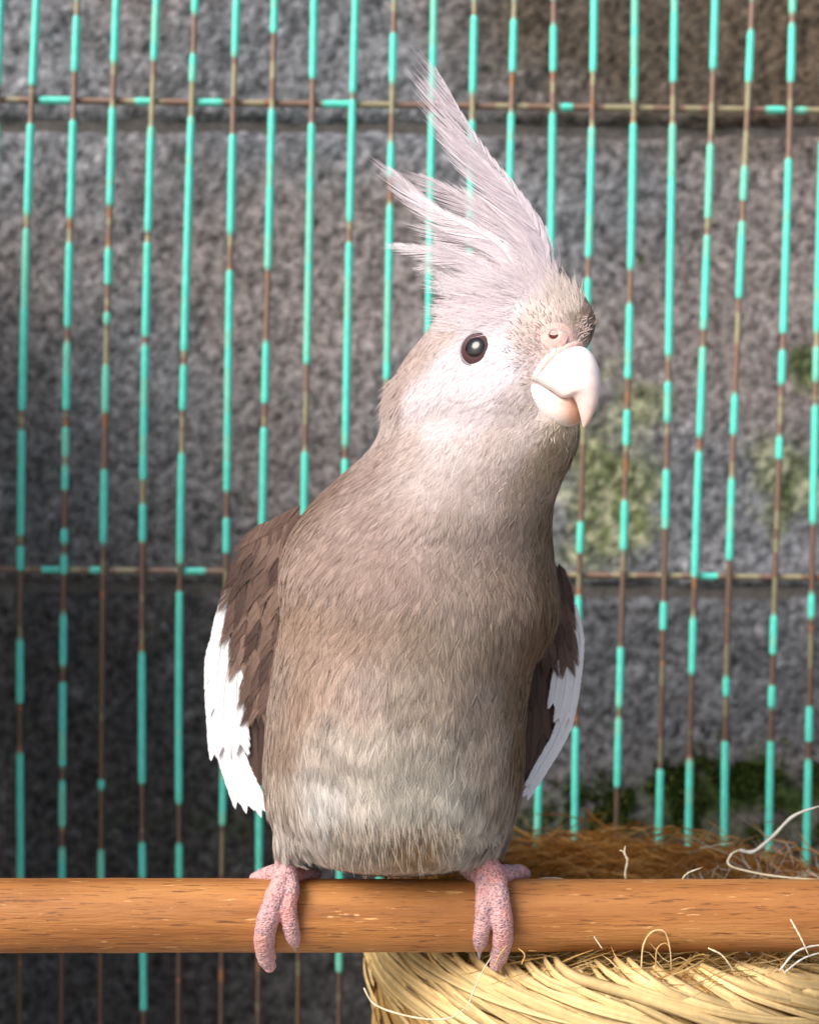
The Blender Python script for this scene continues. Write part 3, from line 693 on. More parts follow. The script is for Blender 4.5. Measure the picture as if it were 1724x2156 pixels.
bristles(130, [(1100, 690, -.7, -.6, 16), (1130, 670, -.5, -.9, 16), (1090, 730, -.9, -.3, 16), (1110, 770, -.8, .3, 14), (1160, 670, -.3, -1, 14), (1200, 650, 0, -1, 18), (1228, 670, .4, -.9, 10)], 2.3, 0.09, lin((158, 136, 124)), 'dark_bristles')
bristles(110, [(1195, 905, -.3, .9, 12), (1210, 900, -.1, 1, 8), (1150, 895, -.6, .7, 14), (1170, 900, -.5, .8, 14), (1120, 850, -.7, .7, 12), (1120, 815, -.8, .4, 10)], 2.8, 0.10, lin((214, 198, 184)), 'chin_bristles')

# ---- big feathers: rachis plus two rows of barbs
def quill(ctrl, wl, wr, nb, closed, nvec, colr, name, m, parent, alpha=(48, 16), var=0.06, camber=0.06, rag=0.06, n=24, rach=0.22, rcol=None, tilt_=0.25):
    """ctrl: world points base..tip; wl, wr: (t, width mm) tables to the left/right; closed: barb width / spacing"""
    ctrl = np.asarray(ctrl); rp = catmull(ctrl, 160); seg = np.r_[0, np.cumsum(np.linalg.norm(np.diff(rp, axis=0), axis=1))]; Ln = seg[-1]
    T = norm(np.gradient(rp, axis=0)); nv_ = norm(np.asarray(nvec, float)); Bv = norm(np.cross(nv_, T)); Nn = np.cross(T, Bv)
    allp, allw, allc = [], [], []
    for sgn, tab in ((1, wl), (-1, wr)):
        tab = np.array(tab); ts = np.linspace(0.03, 0.985, nb) + rng.normal(0, 0.15 / nb, nb); ts = ts.clip(0.01, 0.995)
        wdt = np.interp(ts, tab[:, 0], tab[:, 1]) * MM * (1 + rng.normal(0, rag, nb))
        ii = (np.searchsorted(seg / Ln, ts)).clip(0, 159); al = np.radians(np.interp(ts, [0, 1], alpha)) + rng.normal(0, 0.03, nb)
        bl = wdt / np.maximum(np.sin(al) * 0.75, 0.12)
        t = np.linspace(0, 1, 5)[None, :]
        out = sgn * bl[:, None] * np.sin(al)[:, None] * (t - 0.25 * t ** 2); al_ = bl[:, None] * (np.cos(al)[:, None] * t + 0.12 * t ** 2)
        hgt = -camber * abs(out) * (abs(out) / (abs(out).max() + 1e-9)) + rng.normal(0, 0.00005, (nb, 1)) * t
        pth = rp[ii][:, None, :] + Bv[ii][:, None, :] * out[..., None] + T[ii][:, None, :] * al_[..., None] + Nn[ii][:, None, :] * hgt[..., None]
        # bend the barbs with the feather: pull towards the rachis curve beyond the root
        j = np.minimum((ii[:, None] + (al_ / Ln * 160)).astype(int), 159); ext = al_ - (seg[j] - seg[ii][:, None])
        pth = rp[j] + T[j] * ext[..., None] + Bv[j] * out[..., None] + Nn[j] * hgt[..., None]
        tg = norm(np.gradient(pth, axis=1)); cr = norm(np.cross(Nn[ii][:, None, :], tg)); tilt = rng.normal(tilt_ * sgn, tilt_ * 0.7, (nb, 1, 1))
        sp = Ln / nb * np.sin(al) * closed
        hw = (cr * np.cos(tilt) + Nn[ii][:, None, :] * np.sin(tilt)) * (0.5 * sp)[:, None, None] * np.array((1.15, 1.1, 1.0, 0.85, 0.25))[None, :, None]
        allp.append(pth); allw.append(hw); allc.append(np.repeat((colr * rng.normal(1, var, (nb, 1)).clip(.7, 1.25))[:, None, :], 5, 1))
    V, F, C = strips(np.concatenate(allp), np.concatenate(allw), np.concatenate(allc))
    rv, rf = tube(rp[::8] + Nn[::8] * 0.00008, np.linspace(rach, 0.05, 20) * MM, 5)
    o = len(V); V = np.vstack((V, rv)); C = np.vstack((C, np.tile(colr * 0.9 if rcol is None else rcol, (len(rv), 1))))
    Fl = F.tolist() + [tuple(i + o for i in f) for f in rf]
    return link(name, mesh_from(name, V, Fl, C), m, parent)

# ---- crest
LAV = lin((216, 204, 212)); LAV2 = lin((198, 184, 192)); LAVW = lin((232, 222, 228))
def root(px, py, back=0.0):
    p, n_ = hit(px, py); return p + np.array((0, back * MM, 0)) - n_ * 0.6 * MM
crest = [  # root px, mid points, tip; left width, right width; depth of the tip; colour
 ((1160, 585), [(1148, 500), (1085, 405), (1000, 295)], (917, 146), 7.0, 1.6, 2, LAV),
 ((1150, 580), [(1120, 490), (1050, 390), (960, 270)], (903, 180), 6.5, 2.2, 4, LAV),
 ((1140, 575), [(1110, 490), (1060, 410), (1000, 340)], (935, 250), 6.0, 2.6, 0, LAVW),
 ((1150, 590), [(1140, 510), (1095, 430), (1040, 370)], (985, 310), 5.0, 2.2, -3, LAV),
 ((1110, 580), [(1070, 500), (1000, 440), (930, 395)], (884, 368), 5.0, 2.4, 5, LAV2),
 ((1085, 585), [(1030, 515), (960, 475), (880, 415)], (818, 352), 5.0, 2.6, 8, LAV),
 ((1100, 590), [(1050, 520), (985, 480), (925, 450)], (865, 405), 4.5, 2.4, 3, LAVW),
 ((1050, 600), [(990, 555), (930, 535), (880, 525)], (830, 514), 3.2, 2.0, 8, LAVW),
 ((1030, 610), [(980, 570), (935, 560)], (885, 560), 3.0, 2.4, 6, LAVW),
 ((1075, 590), [(1030, 540), (975, 505)], (905, 475), 4.6, 2.6, 1, LAVW),
 ((1125, 585), [(1090, 520), (1040, 460)], (975, 400), 4.6, 2.8, -2, LAVW),
 ((1140, 600), [(1120, 545), (1090, 490)], (1040, 430), 4.0, 2.4, -5, LAV),
 ((1060, 605), [(1020, 565), (975, 540)], (920, 515), 4.0, 2.6, -1, LAV),
 ((1100, 600), [(1070, 550), (1030, 505)], (985, 465), 4.0, 2.6, -4, LAVW),
 ((1165, 590), [(1160, 545), (1140, 490)], (1100, 425), 2.2, 1.0, -4, LAV2),
 ((1168, 592), [(1174, 550), (1174, 530)], (1168, 508), 0.8, 0.7, -3, LAV2),
 ((1170, 600), [(1163, 570), (1148, 540)], (1125, 505), 2.2, 1.6, -7, LAV),
]
for (rt, mids, tip, wl_, wr_, ty, colr) in crest:
    r = root(*rt); y0 = r[1] / MM; n_ = len(mids) + 1
    pts = [r] + [P(a, b, y0 + (ty - y0) * (i + 1) / n_) for i, (a, b) in enumerate(mids)] + [P(*tip, ty)]
    quill(pts, [(0, wl_ * .5), (.25, wl_), (.6, wl_ * .75), (.85, wl_ * .4), (1, .3)], [(0, wr_ * .6), (.3, wr_), (.7, wr_ * .6), (1, .2)], 84, 0.72, (0.12, -1, 0.1), colr, 'crest_feather', M_crest, bird, alpha=(32, 12), var=0.05, rag=0.12, camber=0.10, rach=0.20, rcol=colr * 0.75)
# soft crown plumes at the foot of the crest
def plumes(n, box_, dirv, ln, wid, colr, name):
    a = rng.uniform(box_[0], box_[2], n); b = rng.triangular(box_[1], box_[1], box_[3], n)
    q, nn = zip(*[hit(x, y_) for x, y_ in zip(a, b)]); q = np.array(q); nn = np.array(nn)
    d = norm(np.array((dirv[0], 0.1, -dirv[1])) + rng.normal(0, 0.16, (n, 3)) + nn * 0.18); l_ = rng.uniform(0.5, 1.1, n) * ln * MM; t = np.linspace(0, 1, 6)
    side = norm(np.cross(d, (0, 1, 0))); bend = rng.normal(0.08, 0.08, n)
    pth = q[:, None, :] + d[:, None, :] * (l_[:, None] * t)[..., None] + side[:, None, :] * (bend[:, None] * l_[:, None] * t ** 2)[..., None]
    hw = side[:, None, :] * (wid * MM * np.array((1, 1, .9, .7, .45, .08)))[None, :, None]
    V, F, C = strips(pth, hw, colr * rng.uniform(0.85, 1.1, (n, 1)))
    link(name, mesh_from(name, V, F, C), M_crest, bird, kind='stuff')
plumes(700, (950, 590, 1120, 640), (-0.92, -0.35), 11, 0.07, lin((238, 229, 234)), 'crown_plumes')
plumes(600, (930, 630, 1090, 715), (-0.95, -0.15), 6, 0.07, lin((236, 225, 229)), 'crown_plumes')
plumes(400, (1060, 575, 1180, 650), (-0.5, -0.88), 8, 0.07, lin((230, 218, 221)), 'crown_plumes')
plumes(300, (1150, 600, 1230, 680), (-0.25, -0.95), 5, 0.09, lin((226, 213, 206)), 'forehead_plumes')
plumes(360, (690, 1720, 970, 1815), (0.0, 1.0), 6, 0.08, lin((190, 176, 160)), 'vent_plumes')
plumes(110, (596, 1755, 640, 1785), (0.1, 1.0), 3.5, 0.10, lin((196, 186, 178)), 'thigh_plumes')
plumes(110, (1000, 1750, 1050, 1780), (0.0, 1.0), 3.5, 0.10, lin((190, 180, 170)), 'thigh_plumes')
plumes(160, (820, 780, 850, 880), (-0.55, 0.9), 7, 0.12, lin((200, 182, 176)), 'nape_plumes')

# ---- wings
BRN = lin((106, 84, 76)); BRN2 = lin((84, 66, 60)); BRNL = lin((128, 105, 94)); WHT = lin((240, 240, 244)); DRK = lin((74, 58, 54))
def wing_y(px, side):
    return 11 + (590 - px) / 157 * 11 if side < 0 else 13 + (px - 1112) / 116 * 9
def wing_base(rows, side):
    n = 28; V = []
    rows = catmull(np.array(rows, float), (len(rows) - 1) * 5 + 1)
    for py, l, r in rows:
        ph = np.linspace(0, 2 * np.pi, n, endpoint=False); px = (l + r) / 2 + (r - l) / 2 * np.cos(ph)
        yy = wing_y(px, side) + np.where(np.sin(ph) < 0, 1.6, 7) * np.sin(ph) + 1.8
        k = S * (D + yy * MM) / D
        V.append(np.stack(((px - 862) * k, yy * MM, (1078 - py) * k), 1))
    m = len(V); V = np.vstack(V); F = []
    for i in range(m - 1):
        for j in range(n):
            q = (j + 1) % n; F.append((i * n + j, (i + 1) * n + j, (i + 1) * n + q, i * n + q))
    F.append(tuple(range(n))); F.append(tuple(range(m * n - 1, m * n - n - 1, -1)))
    return V, F
Lrows = [(1085, 585, 640), (1112, 548, 640), (1160, 518, 640), (1215, 495, 640), (1260, 480, 640), (1320, 464, 630), (1400, 456, 620), (1480, 462, 605), (1560, 488, 595), (1620, 522, 585), (1655, 550, 575)]
Rrows = [(1185, 1140, 1168), (1230, 1130, 1188), (1280, 1120, 1203), (1340, 1110, 1212), (1410, 1098, 1208), (1500, 1090, 1184), (1590, 1085, 1146), (1640, 1085, 1110)]
def wing(rows, side, brown, white, dark, flakes):
    wg = link('wing', mesh_from('wing', *wing_base(rows, side)), mat('wing_down', tuple(BRN2), 0.85, 0.15, bump=(900, 0.6, 0.0008), vary=(300, 0.2)), bird)
    nv_ = norm(np.array((0.35 * side, -1, 0.1)))
    def pts(tr, lift0, lift1):
        n_ = len(tr) - 1
        return [P(a, b, wing_y(a, side) - (lift0 + (lift1 - lift0) * i / n_)) for i, (a, b) in enumerate(tr)]
    def vane(tr, w_, colr, l0, l1, name, rag=0.03, var=0.02):
        hw = w_ * 0.13 / 2
        quill(pts(tr, l0, l1), [(0, hw * .7), (.3, hw), (.8, hw * .95), (.93, hw * .8), (1, hw * .5)], [(0, hw * .7), (.3, hw), (.8, hw * .95), (.93, hw * .8), (1, hw * .5)], 64, 1.7, nv_, colr, name, M_vane, wg, alpha=(50, 36), var=var, tilt_=0.08, rag=rag, camber=0.16, rach=0.26, rcol=colr * 0.92)
    for k, (tr, w_) in enumerate(dark): vane(tr, w_, (DRK if k % 2 else BRN2), 0.6 + 0.15 * k, 1.0 + 0.15 * k, 'secondary_feather')
    for k, (tr, w_) in enumerate(white): vane(tr, w_, WHT * (1 - 0.02 * (k % 3)), 1.4 + 0.22 * k, 1.9 + 0.22 * k, 'white_feather')
    for k, (a, b, dx, dy, ln, w_, tone) in enumerate(sorted(flakes, key=lambda f: -f[1])):
        c = [BRN, BRN2, BRNL][tone] * rng.uniform(0.88, 1.12); e = (a + dx * ln, b + dy * ln); mid = ((a + e[0]) / 2 + dx * 2, (b + e[1]) / 2)
        vane([(a, b), mid, e], w_, c, 3.2 + 0.02 * k, 3.55 + 0.02 * k, 'covert_feather', 0.06, 0.05)
    return wg
Lwhite = [([(452, 1420), (455, 1530), (500, 1686)], 34), ([(462, 1440), (478, 1560), (522, 1694)], 36), ([(472, 1460), (500, 1585), (552, 1704)], 34), ([(480, 1300), (446, 1390), (452, 1585)], 36),
          ([(490, 1225), (462, 1310), (442, 1430)], 30), ([(487, 1240), (466, 1350), (452, 1490)], 40), ([(500, 1330), (474, 1440), (470, 1570)], 48), ([(508, 1370), (498, 1450), (506, 1566)], 46)]
Ldark = [([(560, 1290), (532, 1420), (522, 1560)], 46), ([(590, 1320), (556, 1440), (540, 1600)], 46), ([(560, 1400), (542, 1520), (548, 1650)], 40), ([(580, 1420), (560, 1540), (556, 1640)], 34), ([(570, 1330), (540, 1400), (528, 1500)], 30)]
Lfl = []
for b, l, r in [(1100, 560, 600), (1135, 530, 605), (1170, 515, 605), (1205, 502, 610), (1240, 506, 615), (1275, 506, 612), (1308, 506, 605), (1345, 522, 598), (1385, 536, 590), (1430, 545, 580)]:
    n_ = max(2, int((r - l) / 24))
    for i in range(n_ + 1):
        Lfl.append((l + (r - l) * i / n_ + rng.normal(0, 4), b + rng.normal(0, 6), -0.16 + rng.normal(0, .07) - 0.15 * (b < 1200), 1.0, 64 + rng.normal(0, 6), 58, int(rng.choice([0, 0, 1, 2]))))
for i in range(9):
    Lfl.append((630 - i * 10 + rng.normal(0, 3), 1066 + i * 6, -0.55, 0.75, 46, 44, 2 if i % 2 else 0))
wing(Lrows, -1, None, Lwhite, Ldark, Lfl)
Rwhite = [([(1214, 1400), (1192, 1530), (1110, 1672)], 26), ([(1200, 1420), (1176, 1540), (1116, 1650)], 26), ([(1204, 1265), (1220, 1350), (1208, 1480)], 24), ([(1196, 1300), (1212, 1390), (1196, 1510)], 26), ([(1188, 1380), (1190, 1440), (1176, 1510)], 26), ([(1174, 1390), (1172, 1430), (1164, 1480)], 26)]
Rdark = [([(1125, 1400), (1122, 1500), (1114, 1620)], 34), ([(1140, 1470), (1138, 1550), (1112, 1640)], 34), ([(1128, 1370), (1134, 1450), (1142, 1540)], 44), ([(1130, 1360), (1130, 1420), (1130, 1480)], 36)]
Rfl = []
for b, l, r in [(1190, 1155, 1174), (1215, 1150, 1190), (1245, 1150, 1194), (1280, 1150, 1192), (1315, 1150, 1192), (1345, 1150, 1186)]:
    n_ = max(1, int((r - l) / 22))
    for i in range(n_ + 1):
        Rfl.append((l + (r - l) * i / n_ + rng.normal(0, 3), b + rng.normal(0, 5), 0.12 + rng.normal(0, .06), 1.0, 62 + rng.normal(0, 5), 40, int(rng.choice([0, 1, 1]))))
wing(Rrows, 1, None, Rwhite, Rdark, Rfl)

# ---- tail, pointing back behind the body
for k in range(7):
    a = (k - 3) * 0.05
    b0 = np.array((-0.003 + 0.002 * (k - 3), 0.060, -0.080)); e0 = b0 + np.array((math.sin(a) * 0.085, 0.080, -0.022 - 0.002 * abs(k - 3)))
    quill([b0, (b0 + e0) / 2 + np.array((0, 0, 0.003)), e0], [(0, 3), (.5, 5), (.9, 4), (1, 1)], [(0, 3), (.5, 5), (.9, 4), (1, 1)], 50, 1.4, (0, -0.2, 1), BRN2 if k % 2 else BRN, 'tail_feather', M_vane, bird, alpha=(40, 18))

# ---- legs and toes
PR = 75 * S; PZ = P(862, 1927)[2]
def on_perch(px, py, r):
    """point on the front of the perch for a toe of radius r (mm)"""
    z = P(862, py)[2] - PZ; R_ = PR + r * MM * 0.72; k = np.clip(z / R_, -1, 1)
    y = -math.sqrt(max(R_ * R_ - z * z, 0.0)) if z > -R_ * 0.86 else -R_ * 0.51 + (-(z + R_ * 0.86)) * 0.25
    p = P(px, py, y / MM); return p
def foot_mesh(chains):
    vs_, edges, rad, org = [], [], [], None
    tubes = []
    for ch in chains:
        p = catmull([c[0] for c in ch], 26); r = catmull(np.array([[c[1]] for c in ch], float), 26)[:, 0]
        r = r * (1 + 0.03 * np.sin(np.arange(26) * 1.3))
        tubes.append(tube(p, r * MM, 18)); tubes.append(ellipsoid(p[-1], np.eye(3) * r[-1] * MM, 10)); tubes.append(ellipsoid(p[0], np.eye(3) * r[0] * MM, 10))
    me = mesh_from('leg', *join(tubes)); t_ = link('tmp', me)
    a = t_.modifiers.new('r', 'REMESH'); a.mode = 'VOXEL'; a.voxel_size = 0.00032
    b = t_.modifiers.new('s', 'SMOOTH'); b.iterations = 7; b.factor = 0.5
    g = bpy.context.evaluated_depsgraph_get(); g.update(); out = bpy.data.meshes.new_from_object(t_.evaluated_get(g)); bpy.data.objects.remove(t_)
    out.polygons.foreach_set('use_smooth', np.ones(len(out.polygons), bool))
    n_ = len(out.vertices); v = np.empty(n_ * 3, np.float32); out.vertices.foreach_get('co', v); v = v.reshape(-1, 3).astype(float)
    nn = np.empty(n_ * 3, np.float32); out.vertices.foreach_get('normal', nn); nn = nn.reshape(-1, 3)
    sc = noise(v, 1700, 5, 1); bump_ = (np.clip(sc, .35, .75) - 0.5) * 0.36 * MM
    v2 = v + nn * bump_[:, None]; out.vertices.foreach_set('co', v2.astype(np.float32).ravel())
    uy = 1078 - v[:, 2] / S; dark = np.clip((sc - 0.5) * 5, 0, 1) * np.clip(0.75 - (uy - 1840) / 260 * 0.35, 0.15, 1); dark *= np.clip((noise(v, 260, 6, 2) - 0.25) * 2.4, 0.1, 1)
    c = np.outer(1 - dark, lin((206, 164, 164))) + np.outer(dark, lin((138, 120, 134)))
    # bare pink sides between the toes
    red = np.clip((noise(v, 160, 12, 2) - 0.52) * 4, 0, 0.5)[:, None]; c = c * (1 - red) + lin((222, 150, 138)) * red
    set_color(out, c); out.update(); return out
def foot_mat():
    m = mat('scaly_pink_skin', attr=True, rough=0.58, spec=0.35, sss=0.2)
    t = m.node_tree; L = t.links; b = t.nodes['Principled BSDF']; tc = t.nodes.new('ShaderNodeTexCoord')
    mp = t.nodes.new('ShaderNodeMapping'); mp.inputs['Scale'].default_value = (1, 1, 1.5); L.new(tc.outputs['Object'], mp.inputs['Vector'])
    vo = t.nodes.new('ShaderNodeTexVoronoi'); vo.inputs['Scale'].default_value = 1250; L.new(mp.outputs[0], vo.inputs['Vector'])
    rp = t.nodes.new('ShaderNodeValToRGB'); e = rp.color_ramp.elements; e[0].position = 0.12; e[0].color = (0.30, 0.30, 0.40, 1); e[1].position = 0.5; e[1].color = (1.12, 1.1, 1.1, 1)
    L.new(vo.outputs['Distance'], rp.inputs[0])
    mx = t.nodes.new('ShaderNodeMix'); mx.data_type = 'RGBA'; mx.blend_type = 'MULTIPLY'; mx.inputs[0].default_value = 0.75
    at = [n for n in t.nodes if n.type == 'ATTRIBUTE'][0]; L.new(at.outputs['Color'], mx.inputs[6]); L.new(rp.outputs[0], mx.inputs[7]); L.new(mx.outputs[2], b.inputs['Base Color'])
    bn = t.nodes.new('ShaderNodeBump'); bn.invert = True; bn.inputs['Strength'].default_value = 0.8; bn.inputs['Distance'].default_value = 0.0004
    L.new(vo.outputs['Distance'], bn.inputs['Height']); L.new(bn.outputs[0], b.inputs['Normal'])
    return m
M_foot = foot_mat()
def claw(base, d, ln, r, parent):
    t = np.linspace(0, 1, 8); p = base[None] + np.outer(t, d) * ln * MM + np.outer(t ** 2, (0, 0.5, -0.55)) * ln * 0.6 * MM
    link('claw', mesh_from('claw', *tube(p, (r * (1 - t) ** 0.8 + 0.06) * MM, 10)), M_claw, parent)
def leg(chains, claws):
    l_ = link('leg', foot_mesh(chains), M_foot, bird)
    for b, d, ln, r in claws: claw(b, np.array(d, float), ln, r, l_)
def toe(tr): return [(on_perch(a, b, r), r) for a, b, r in tr]
A = [(P(604, 1772, -4), 3.0), (P(602, 1806, -4), 2.7), (P(600, 1836, -5), 3.4), (P(600, 1852, -6), 3.4)]
B_ = [(P(600, 1848, -5), 3.2)] + toe([(588, 1872, 3.0), (574, 1905, 2.9), (562, 1945, 3.0), (557, 1985, 2.8), (562, 2018, 2.5), (568, 2034, 1.7)])
C_ = [(P(604, 1848, -5), 3.0)] + toe([(611, 1872, 2.6), (606, 1905, 2.5), (611, 1942, 2.3), (617, 1970, 2.1), (621, 1986, 1.4)])
D_ = [(P(598, 1838, -2), 3.0), (P(572, 1840, 2), 2.4), (P(550, 1846, 4), 2.1), (P(536, 1850, 6), 1.6)]
E_ = [(P(606, 1842, -2), 2.8), (P(632, 1844, 3), 2.3), (P(652, 1842, 6), 2.1), (P(666, 1842, 8), 1.6)]
leg([A, B_, C_, D_, E_], [(B_[-1][0], (0.1, 0.1, -1), 1.6, 0.9), (C_[-1][0], (0.1, -0.1, -1), 2.0, 0.8), (D_[-1][0], (-0.4, 0.8, -0.3), 3, 0.8), (E_[-1][0], (0.4, 0.8, -0.3), 3, 0.8)])
A = [(P(1024, 1762, -4), 3.0), (P(1022, 1800, -4), 2.7), (P(1028, 1832, -5), 3.8), (P(1032, 1852, -6), 4.2)]
B_ = [(P(1024, 1848, -5), 3.2)] + toe([(1022, 1874, 2.8), (1020, 1908, 2.5), (1016, 1945, 2.3), (1011, 1978, 2.1), (1009, 1996, 1.3)])
C_ = [(P(1040, 1850, -5), 3.4)] + toe([(1046, 1876, 3.1), (1052, 1910, 3.0), (1058, 1950, 2.9), (1057, 1985, 2.7), (1049, 2014, 2.4), (1043, 2032, 1.7)])
D_ = [(P(1020, 1840, -3), 2.8), (P(1000, 1840, -1), 2.3), (P(985, 1830, 1), 2.3), (P(972, 1822, 3), 2.0)]
E_ = [(P(1046, 1842, -2), 3.0), (P(1072, 1840, 2), 2.5), (P(1092, 1836, 5), 2.2), (P(1104, 1840, 7), 1.7)]
leg([A, B_, C_, D_, E_], [(B_[-1][0], (0, -0.1, -1), 2.6, 0.9), (C_[-1][0], (-0.1, 0.1, -1), 1.4, 1.0), (D_[-1][0], (-0.3, 0.9, -0.2), 3, 0.8), (E_[-1][0], (0.4, 0.8, -0.3), 3, 0.8)])

# ================================================================== the straw nest
NC = np.array((0.066, 0.064)); NR = 0.074; NZ = -0.1235
nest = link('straw_nest', None, label='woven straw nest basket with frayed rim below the perch', cat='nest')
def nest_r(z): return NR - 0.010 * np.clip((NZ - z) / 0.138, 0, 1) ** 2 + 0.0
def nest_p(th, z, off=0.0):
    r = nest_r(z) + off; return np.stack((NC[0] + r * np.sin(th), NC[1] - r * np.cos(th), z), -1)
pr = [(0.001, -0.2605), (NR - 0.016, -0.2605), (NR - 0.010, -0.245), (NR - 0.004, -0.20), (NR - 0.0015, -0.15), (NR - 0.002, NZ - 0.006), (NR - 0.0045, NZ - 0.0025), (NR - 0.008, NZ - 0.003), (NR - 0.0105, NZ - 0.008), (NR - 0.013, -0.15), (NR - 0.022, -0.20), (NR - 0.04, -0.225), (0.001, -0.232)]
V, F = revolve(np.array((NC[0], NC[1], 0)), np.array((0, 0, 1.0)), [(a / MM, b / MM) for a, b in pr], 72)
V = V + (noise(V, 70, 3, 2) - 0.5)[:, None] * norm(V - np.array((NC[0], NC[1], -0.16))) * 0.004
link('bowl', mesh_from('bowl', V, F), M_bowl, nest)
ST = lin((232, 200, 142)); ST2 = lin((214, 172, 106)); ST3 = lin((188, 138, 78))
def straw(th0, z0, slope, ln, wid, off, colr, over=True):
    n = 22; s = np.linspace(0, 1, n); L_ = ln * s
    th = th0 + L_ * math.cos(slope) / NR; z = z0 - 0.0045 * np.clip((th + 0.1) / 0.7, 0, 1) - L_ * math.sin(slope) - 0.004 * s * (1 - s) * rng.normal(0.6, 0.6)
    p = nest_p(th, z, off + 0.0012 * np.sin(s * math.pi) + 0.0006 * np.sin(s * rng.uniform(5, 12) + rng.random() * 6))
    # the start bends in over the rim
    k = np.clip(1 - s / 0.14, 0, 1) ** 2; rad = np.stack((np.sin(th), -np.cos(th), 0 * th), -1)
    p = p - rad * (k * 0.009)[:, None] + np.array((0, 0, 1)) * (np.clip(1 - s / 0.14, 0, 1) * 0.001)[:, None]
    T = norm(np.gradient(p, axis=0)); nrm = norm(rad + np.array((0, 0, 0.12))); sd = norm(np.cross(T, nrm)); nrm = np.cross(sd, T)
    wv = wid * np.interp(s, [0, .08, .85, 1], [0.5, 1, .9, .25]); V = []
    tw = rng.normal(0, 0.22) + rng.normal(0, .3) * s; xs = np.array((-.5, -.3, -.1, .1, .3, .5)); hs = np.array((0, .5, .8, .75, .55, 0)) * wid * 0.16 + rng.normal(0, wid * .02, 6)
    for i in range(n):
        a, b = math.cos(tw[i]), math.sin(tw[i]); S_ = sd[i] * a + nrm[i] * b; N_ = nrm[i] * a - sd[i] * b
        V += [p[i] + S_ * wv[i] * x + N_ * h for x, h in zip(xs, hs)] + [p[i] - N_ * wid * .08]
    F = []
    for i in range(n - 1):
        for j in range(7):
            k2 = (j + 1) % 7; F.append((i * 7 + j, i * 7 + k2, i * 7 + 7 + k2, i * 7 + 7 + j))
    F += [tuple(range(6, -1, -1)), tuple(range(n * 7 - 7, n * 7))]
    V = np.array(V); C = np.tile(colr, (len(V), 1)) * np.tile(rng.normal(1, 0.17, 7), n)[:, None] * (1 + 0.12 * np.sin(np.repeat(s, 7) * 9 + rng.random() * 6))[:, None]
    return V, F, C
bulk = []
cnt = 0
for i in range(330):
    th0 = rng.uniform(-2.0, 1.0) if i < 270 else rng.uniform(1.0, 4.2)
    layer = i % 3
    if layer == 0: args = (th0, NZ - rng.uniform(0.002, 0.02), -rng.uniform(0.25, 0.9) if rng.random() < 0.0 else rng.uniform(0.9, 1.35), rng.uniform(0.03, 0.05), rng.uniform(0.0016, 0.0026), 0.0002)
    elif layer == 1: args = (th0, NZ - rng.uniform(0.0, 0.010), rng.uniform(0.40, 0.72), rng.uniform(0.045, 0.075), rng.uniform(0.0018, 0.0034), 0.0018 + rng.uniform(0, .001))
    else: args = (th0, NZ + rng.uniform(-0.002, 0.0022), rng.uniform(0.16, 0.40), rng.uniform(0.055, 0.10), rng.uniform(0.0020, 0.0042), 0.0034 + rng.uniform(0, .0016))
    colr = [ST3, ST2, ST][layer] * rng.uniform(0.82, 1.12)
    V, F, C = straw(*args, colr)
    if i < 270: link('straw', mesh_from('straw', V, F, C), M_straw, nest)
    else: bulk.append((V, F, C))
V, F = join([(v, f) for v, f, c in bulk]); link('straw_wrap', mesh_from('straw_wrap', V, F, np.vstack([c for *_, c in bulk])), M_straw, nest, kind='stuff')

# frayed coir fibres on and inside the rim
def fibres(n, th_rng, r_rng, z_fn, ln, wid, cols, curl, name, tang=1.0, upw=0.1):
    th = rng.uniform(*th_rng, n); r = rng.uniform(*r_rng, n); z = z_fn(n)
    base = np.stack((NC[0] + r * np.sin(th), NC[1] - r * np.cos(th), z), 1)
    tg = np.stack((np.cos(th), np.sin(th), 0 * th), 1); rd = np.stack((np.sin(th), -np.cos(th), 0 * th), 1)
    d = norm(tg * tang * rng.choice([-1, 1], n, p=[.35, .65])[:, None] + rd * rng.normal(0, .3, (n, 1)) + np.array((0, 0, 1)) * rng.normal(upw, 0.22, (n, 1)))
    l_ = rng.uniform(0.5, 1.2, n) * ln; t = np.linspace(-0.5, 0.5, 9); c1 = rng.normal(0, curl, (n, 1, 3)); c2 = rng.normal(0, curl * .5, (n, 1, 3))
    pth = base[:, None, :] + d[:, None, :] * (l_[:, None] * t)[..., None] + (c1 * (t ** 2)[None, :, None] + c2 * np.sin(t * 9)[None, :, None] * 0.3) * l_[:, None, None]
    pth = pth - rd[:, None, :] * ((l_[:, None] * t) ** 2 / (2 * NR))[..., None]
    side = norm(np.cross(d, (0.1, 1, 0.2)))[:, None, :] * (wid * rng.uniform(.6, 1.3, (n, 1)) * np.interp(t, [-.5, -.4, .4, .5], [.3, 1, 1, .15])[None])[..., None]
    cl = cols[rng.integers(0, len(cols), n)] * rng.uniform(.75, 1.2, (n, 1))
    V, F, C = strips(pth, side, cl); link(name, mesh_from(name, V, F, C), M_coir, nest, kind='stuff')
CO = np.array([lin((172, 116, 52)), lin((196, 140, 74)), lin((146, 94, 40)), lin((214, 168, 104))])
fibres(3000, (1.2, 5.1), (NR - 0.016, NR + 0.002), lambda n: NZ + rng.normal(-0.003, 0.0045, n), 0.030, 0.00022, CO, 0.22, 'rim_fibres')
fibres(2200, (1.2, 5.1), (NR - 0.020, NR - 0.010), lambda n: NZ - rng.uniform(0.0, 0.035, n), 0.030, 0.00022, CO, 0.25, 'lining_fibres')
fibres(500, (-1.6, 1.3), (NR - 0.012, NR + 0.002), lambda n: NZ + rng.normal(-0.002, 0.002, n), 0.028, 0.00016, np.array([ST, ST2]), 0.3, 'front_fibres')
FL = np.array([lin((232, 230, 224)), lin((206, 200, 180))])
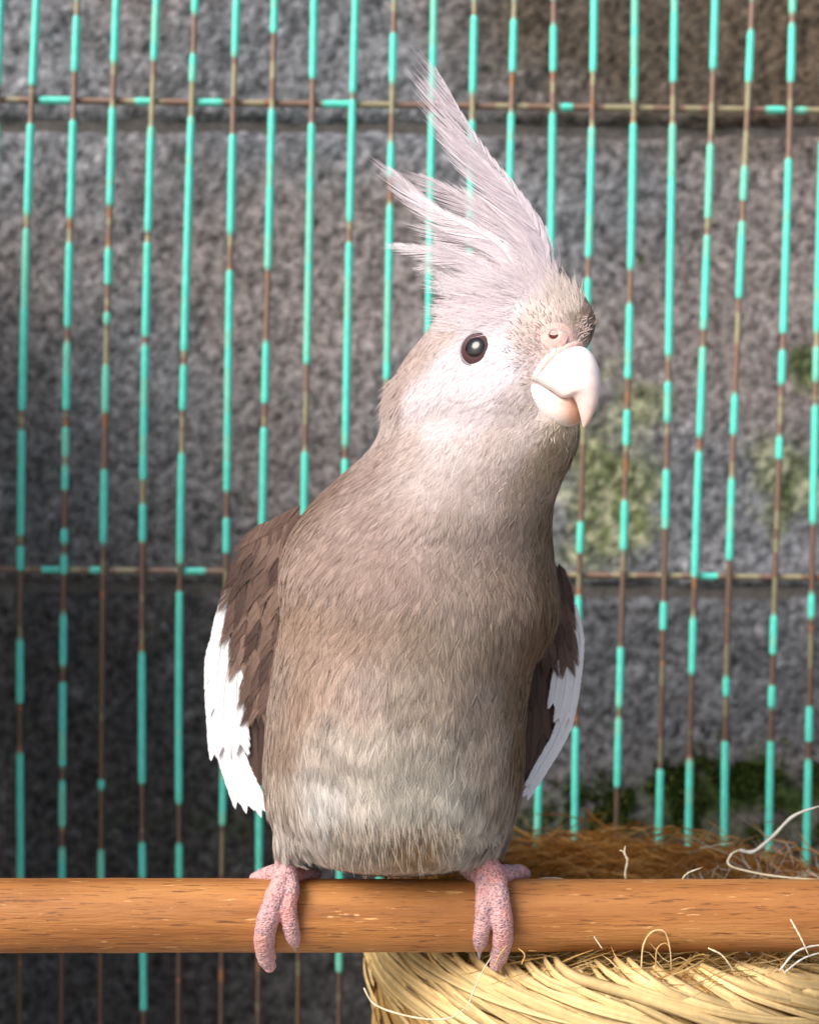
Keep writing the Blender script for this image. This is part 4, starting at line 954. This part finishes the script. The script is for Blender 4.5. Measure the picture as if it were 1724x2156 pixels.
fibres(140, (0.6, 2.0), (NR - 0.05, NR - 0.005), lambda n: NZ + rng.normal(0.002, 0.006, n), 0.024, 0.00009, FL, 0.9, 'white_fluff', tang=.8, upw=.1)

def loose(pts, w0, colr, flat=1.0, name='loose_fibre'):
    p = catmull([P(*q) for q in pts], 40); t = np.linspace(0, 1, 40)
    r = w0 * MM * np.interp(t, [0, .1, .8, 1], [0.7, 1, .8, .2]) * (1 + 0.15 * np.sin(t * 37))
    V, F = tube(p, r, 7); link(name, mesh_from(name, V, F, np.tile(colr, (len(V), 1))), M_straw, nest)
PALE = lin((236, 222, 190)); GREY = lin((196, 194, 186))
loose([(1318, 1862, 14), (1316, 1838, 13), (1320, 1812, 12), (1314, 1796, 12), (1316, 1780, 12)], 0.42, PALE)
loose([(1315, 1797, 12), (1308, 1791, 12), (1303, 1791, 12)], 0.22, PALE)
loose([(1555, 1790, 40), (1585, 1793, 40), (1625, 1762, 38), (1670, 1718, 36), (1730, 1695, 34)], 0.62, GREY)
loose([(1555, 1790, 40), (1538, 1800, 38), (1535, 1822, 36), (1590, 1838, 34), (1660, 1848, 30), (1730, 1852, 28)], 0.36, PALE * .9)
loose([(1430, 1862, 16), (1445, 1840, 16), (1478, 1826, 16)], 0.26, PALE)
loose([(1118, 1858, 14), (1145, 1849, 14), (1180, 1850, 14), (1195, 1858, 14)], 0.24, PALE)
loose([(766, 2080, -8), (786, 2112, -8), (830, 2132, -9), (900, 2146, -10), (950, 2142, -11), (985, 2118, -12)], 0.30, PALE)
loose([(985, 2118, -12), (1008, 2060, -12), (1035, 2012, -13)], 0.24, PALE * .95)
loose([(1349, 2040, -13), (1354, 1990, -14), (1372, 1962, -15), (1398, 1962, -15), (1410, 2000, -14), (1412, 2048, -13)], 0.26, ST)
loose([(1380, 2040, -12), (1382, 2000, -13), (1398, 1986, -13), (1412, 1996, -13)], 0.2, ST2)
loose([(1663, 1935, -13), (1685, 1975, -14), (1702, 2012, -13)], 0.28, PALE)
loose([(1490, 1996, -13), (1520, 2012, -13), (1545, 2046, -12)], 0.26, PALE)
loose([(1640, 2044, -12), (1670, 2008, -12), (1700, 1994, -12), (1740, 1988, -12)], 0.32, GREY * 1.1)
loose([(1650, 2048, -12), (1690, 2018, -12), (1740, 2002, -12)], 0.26, GREY)
loose([(1098, 2030, -14), (1104, 2010, -15), (1090, 1996, -14)], 0.22, ST2)
loose([(1040, 2035, -14), (1052, 2010, -14), (1066, 1992, -14)], 0.2, ST2)
loose([(1250, 1972, -13), (1262, 1990, -13), (1268, 1998, -13)], 0.2, PALE)
loose([(812, 1850, 10), (820, 1826, 8), (832, 1818, 6), (848, 1838, 6)], 0.5, ST3)
print('objects', len(bpy.data.objects), 'tris', sum(len(m.polygons) * 2 for m in bpy.data.meshes))
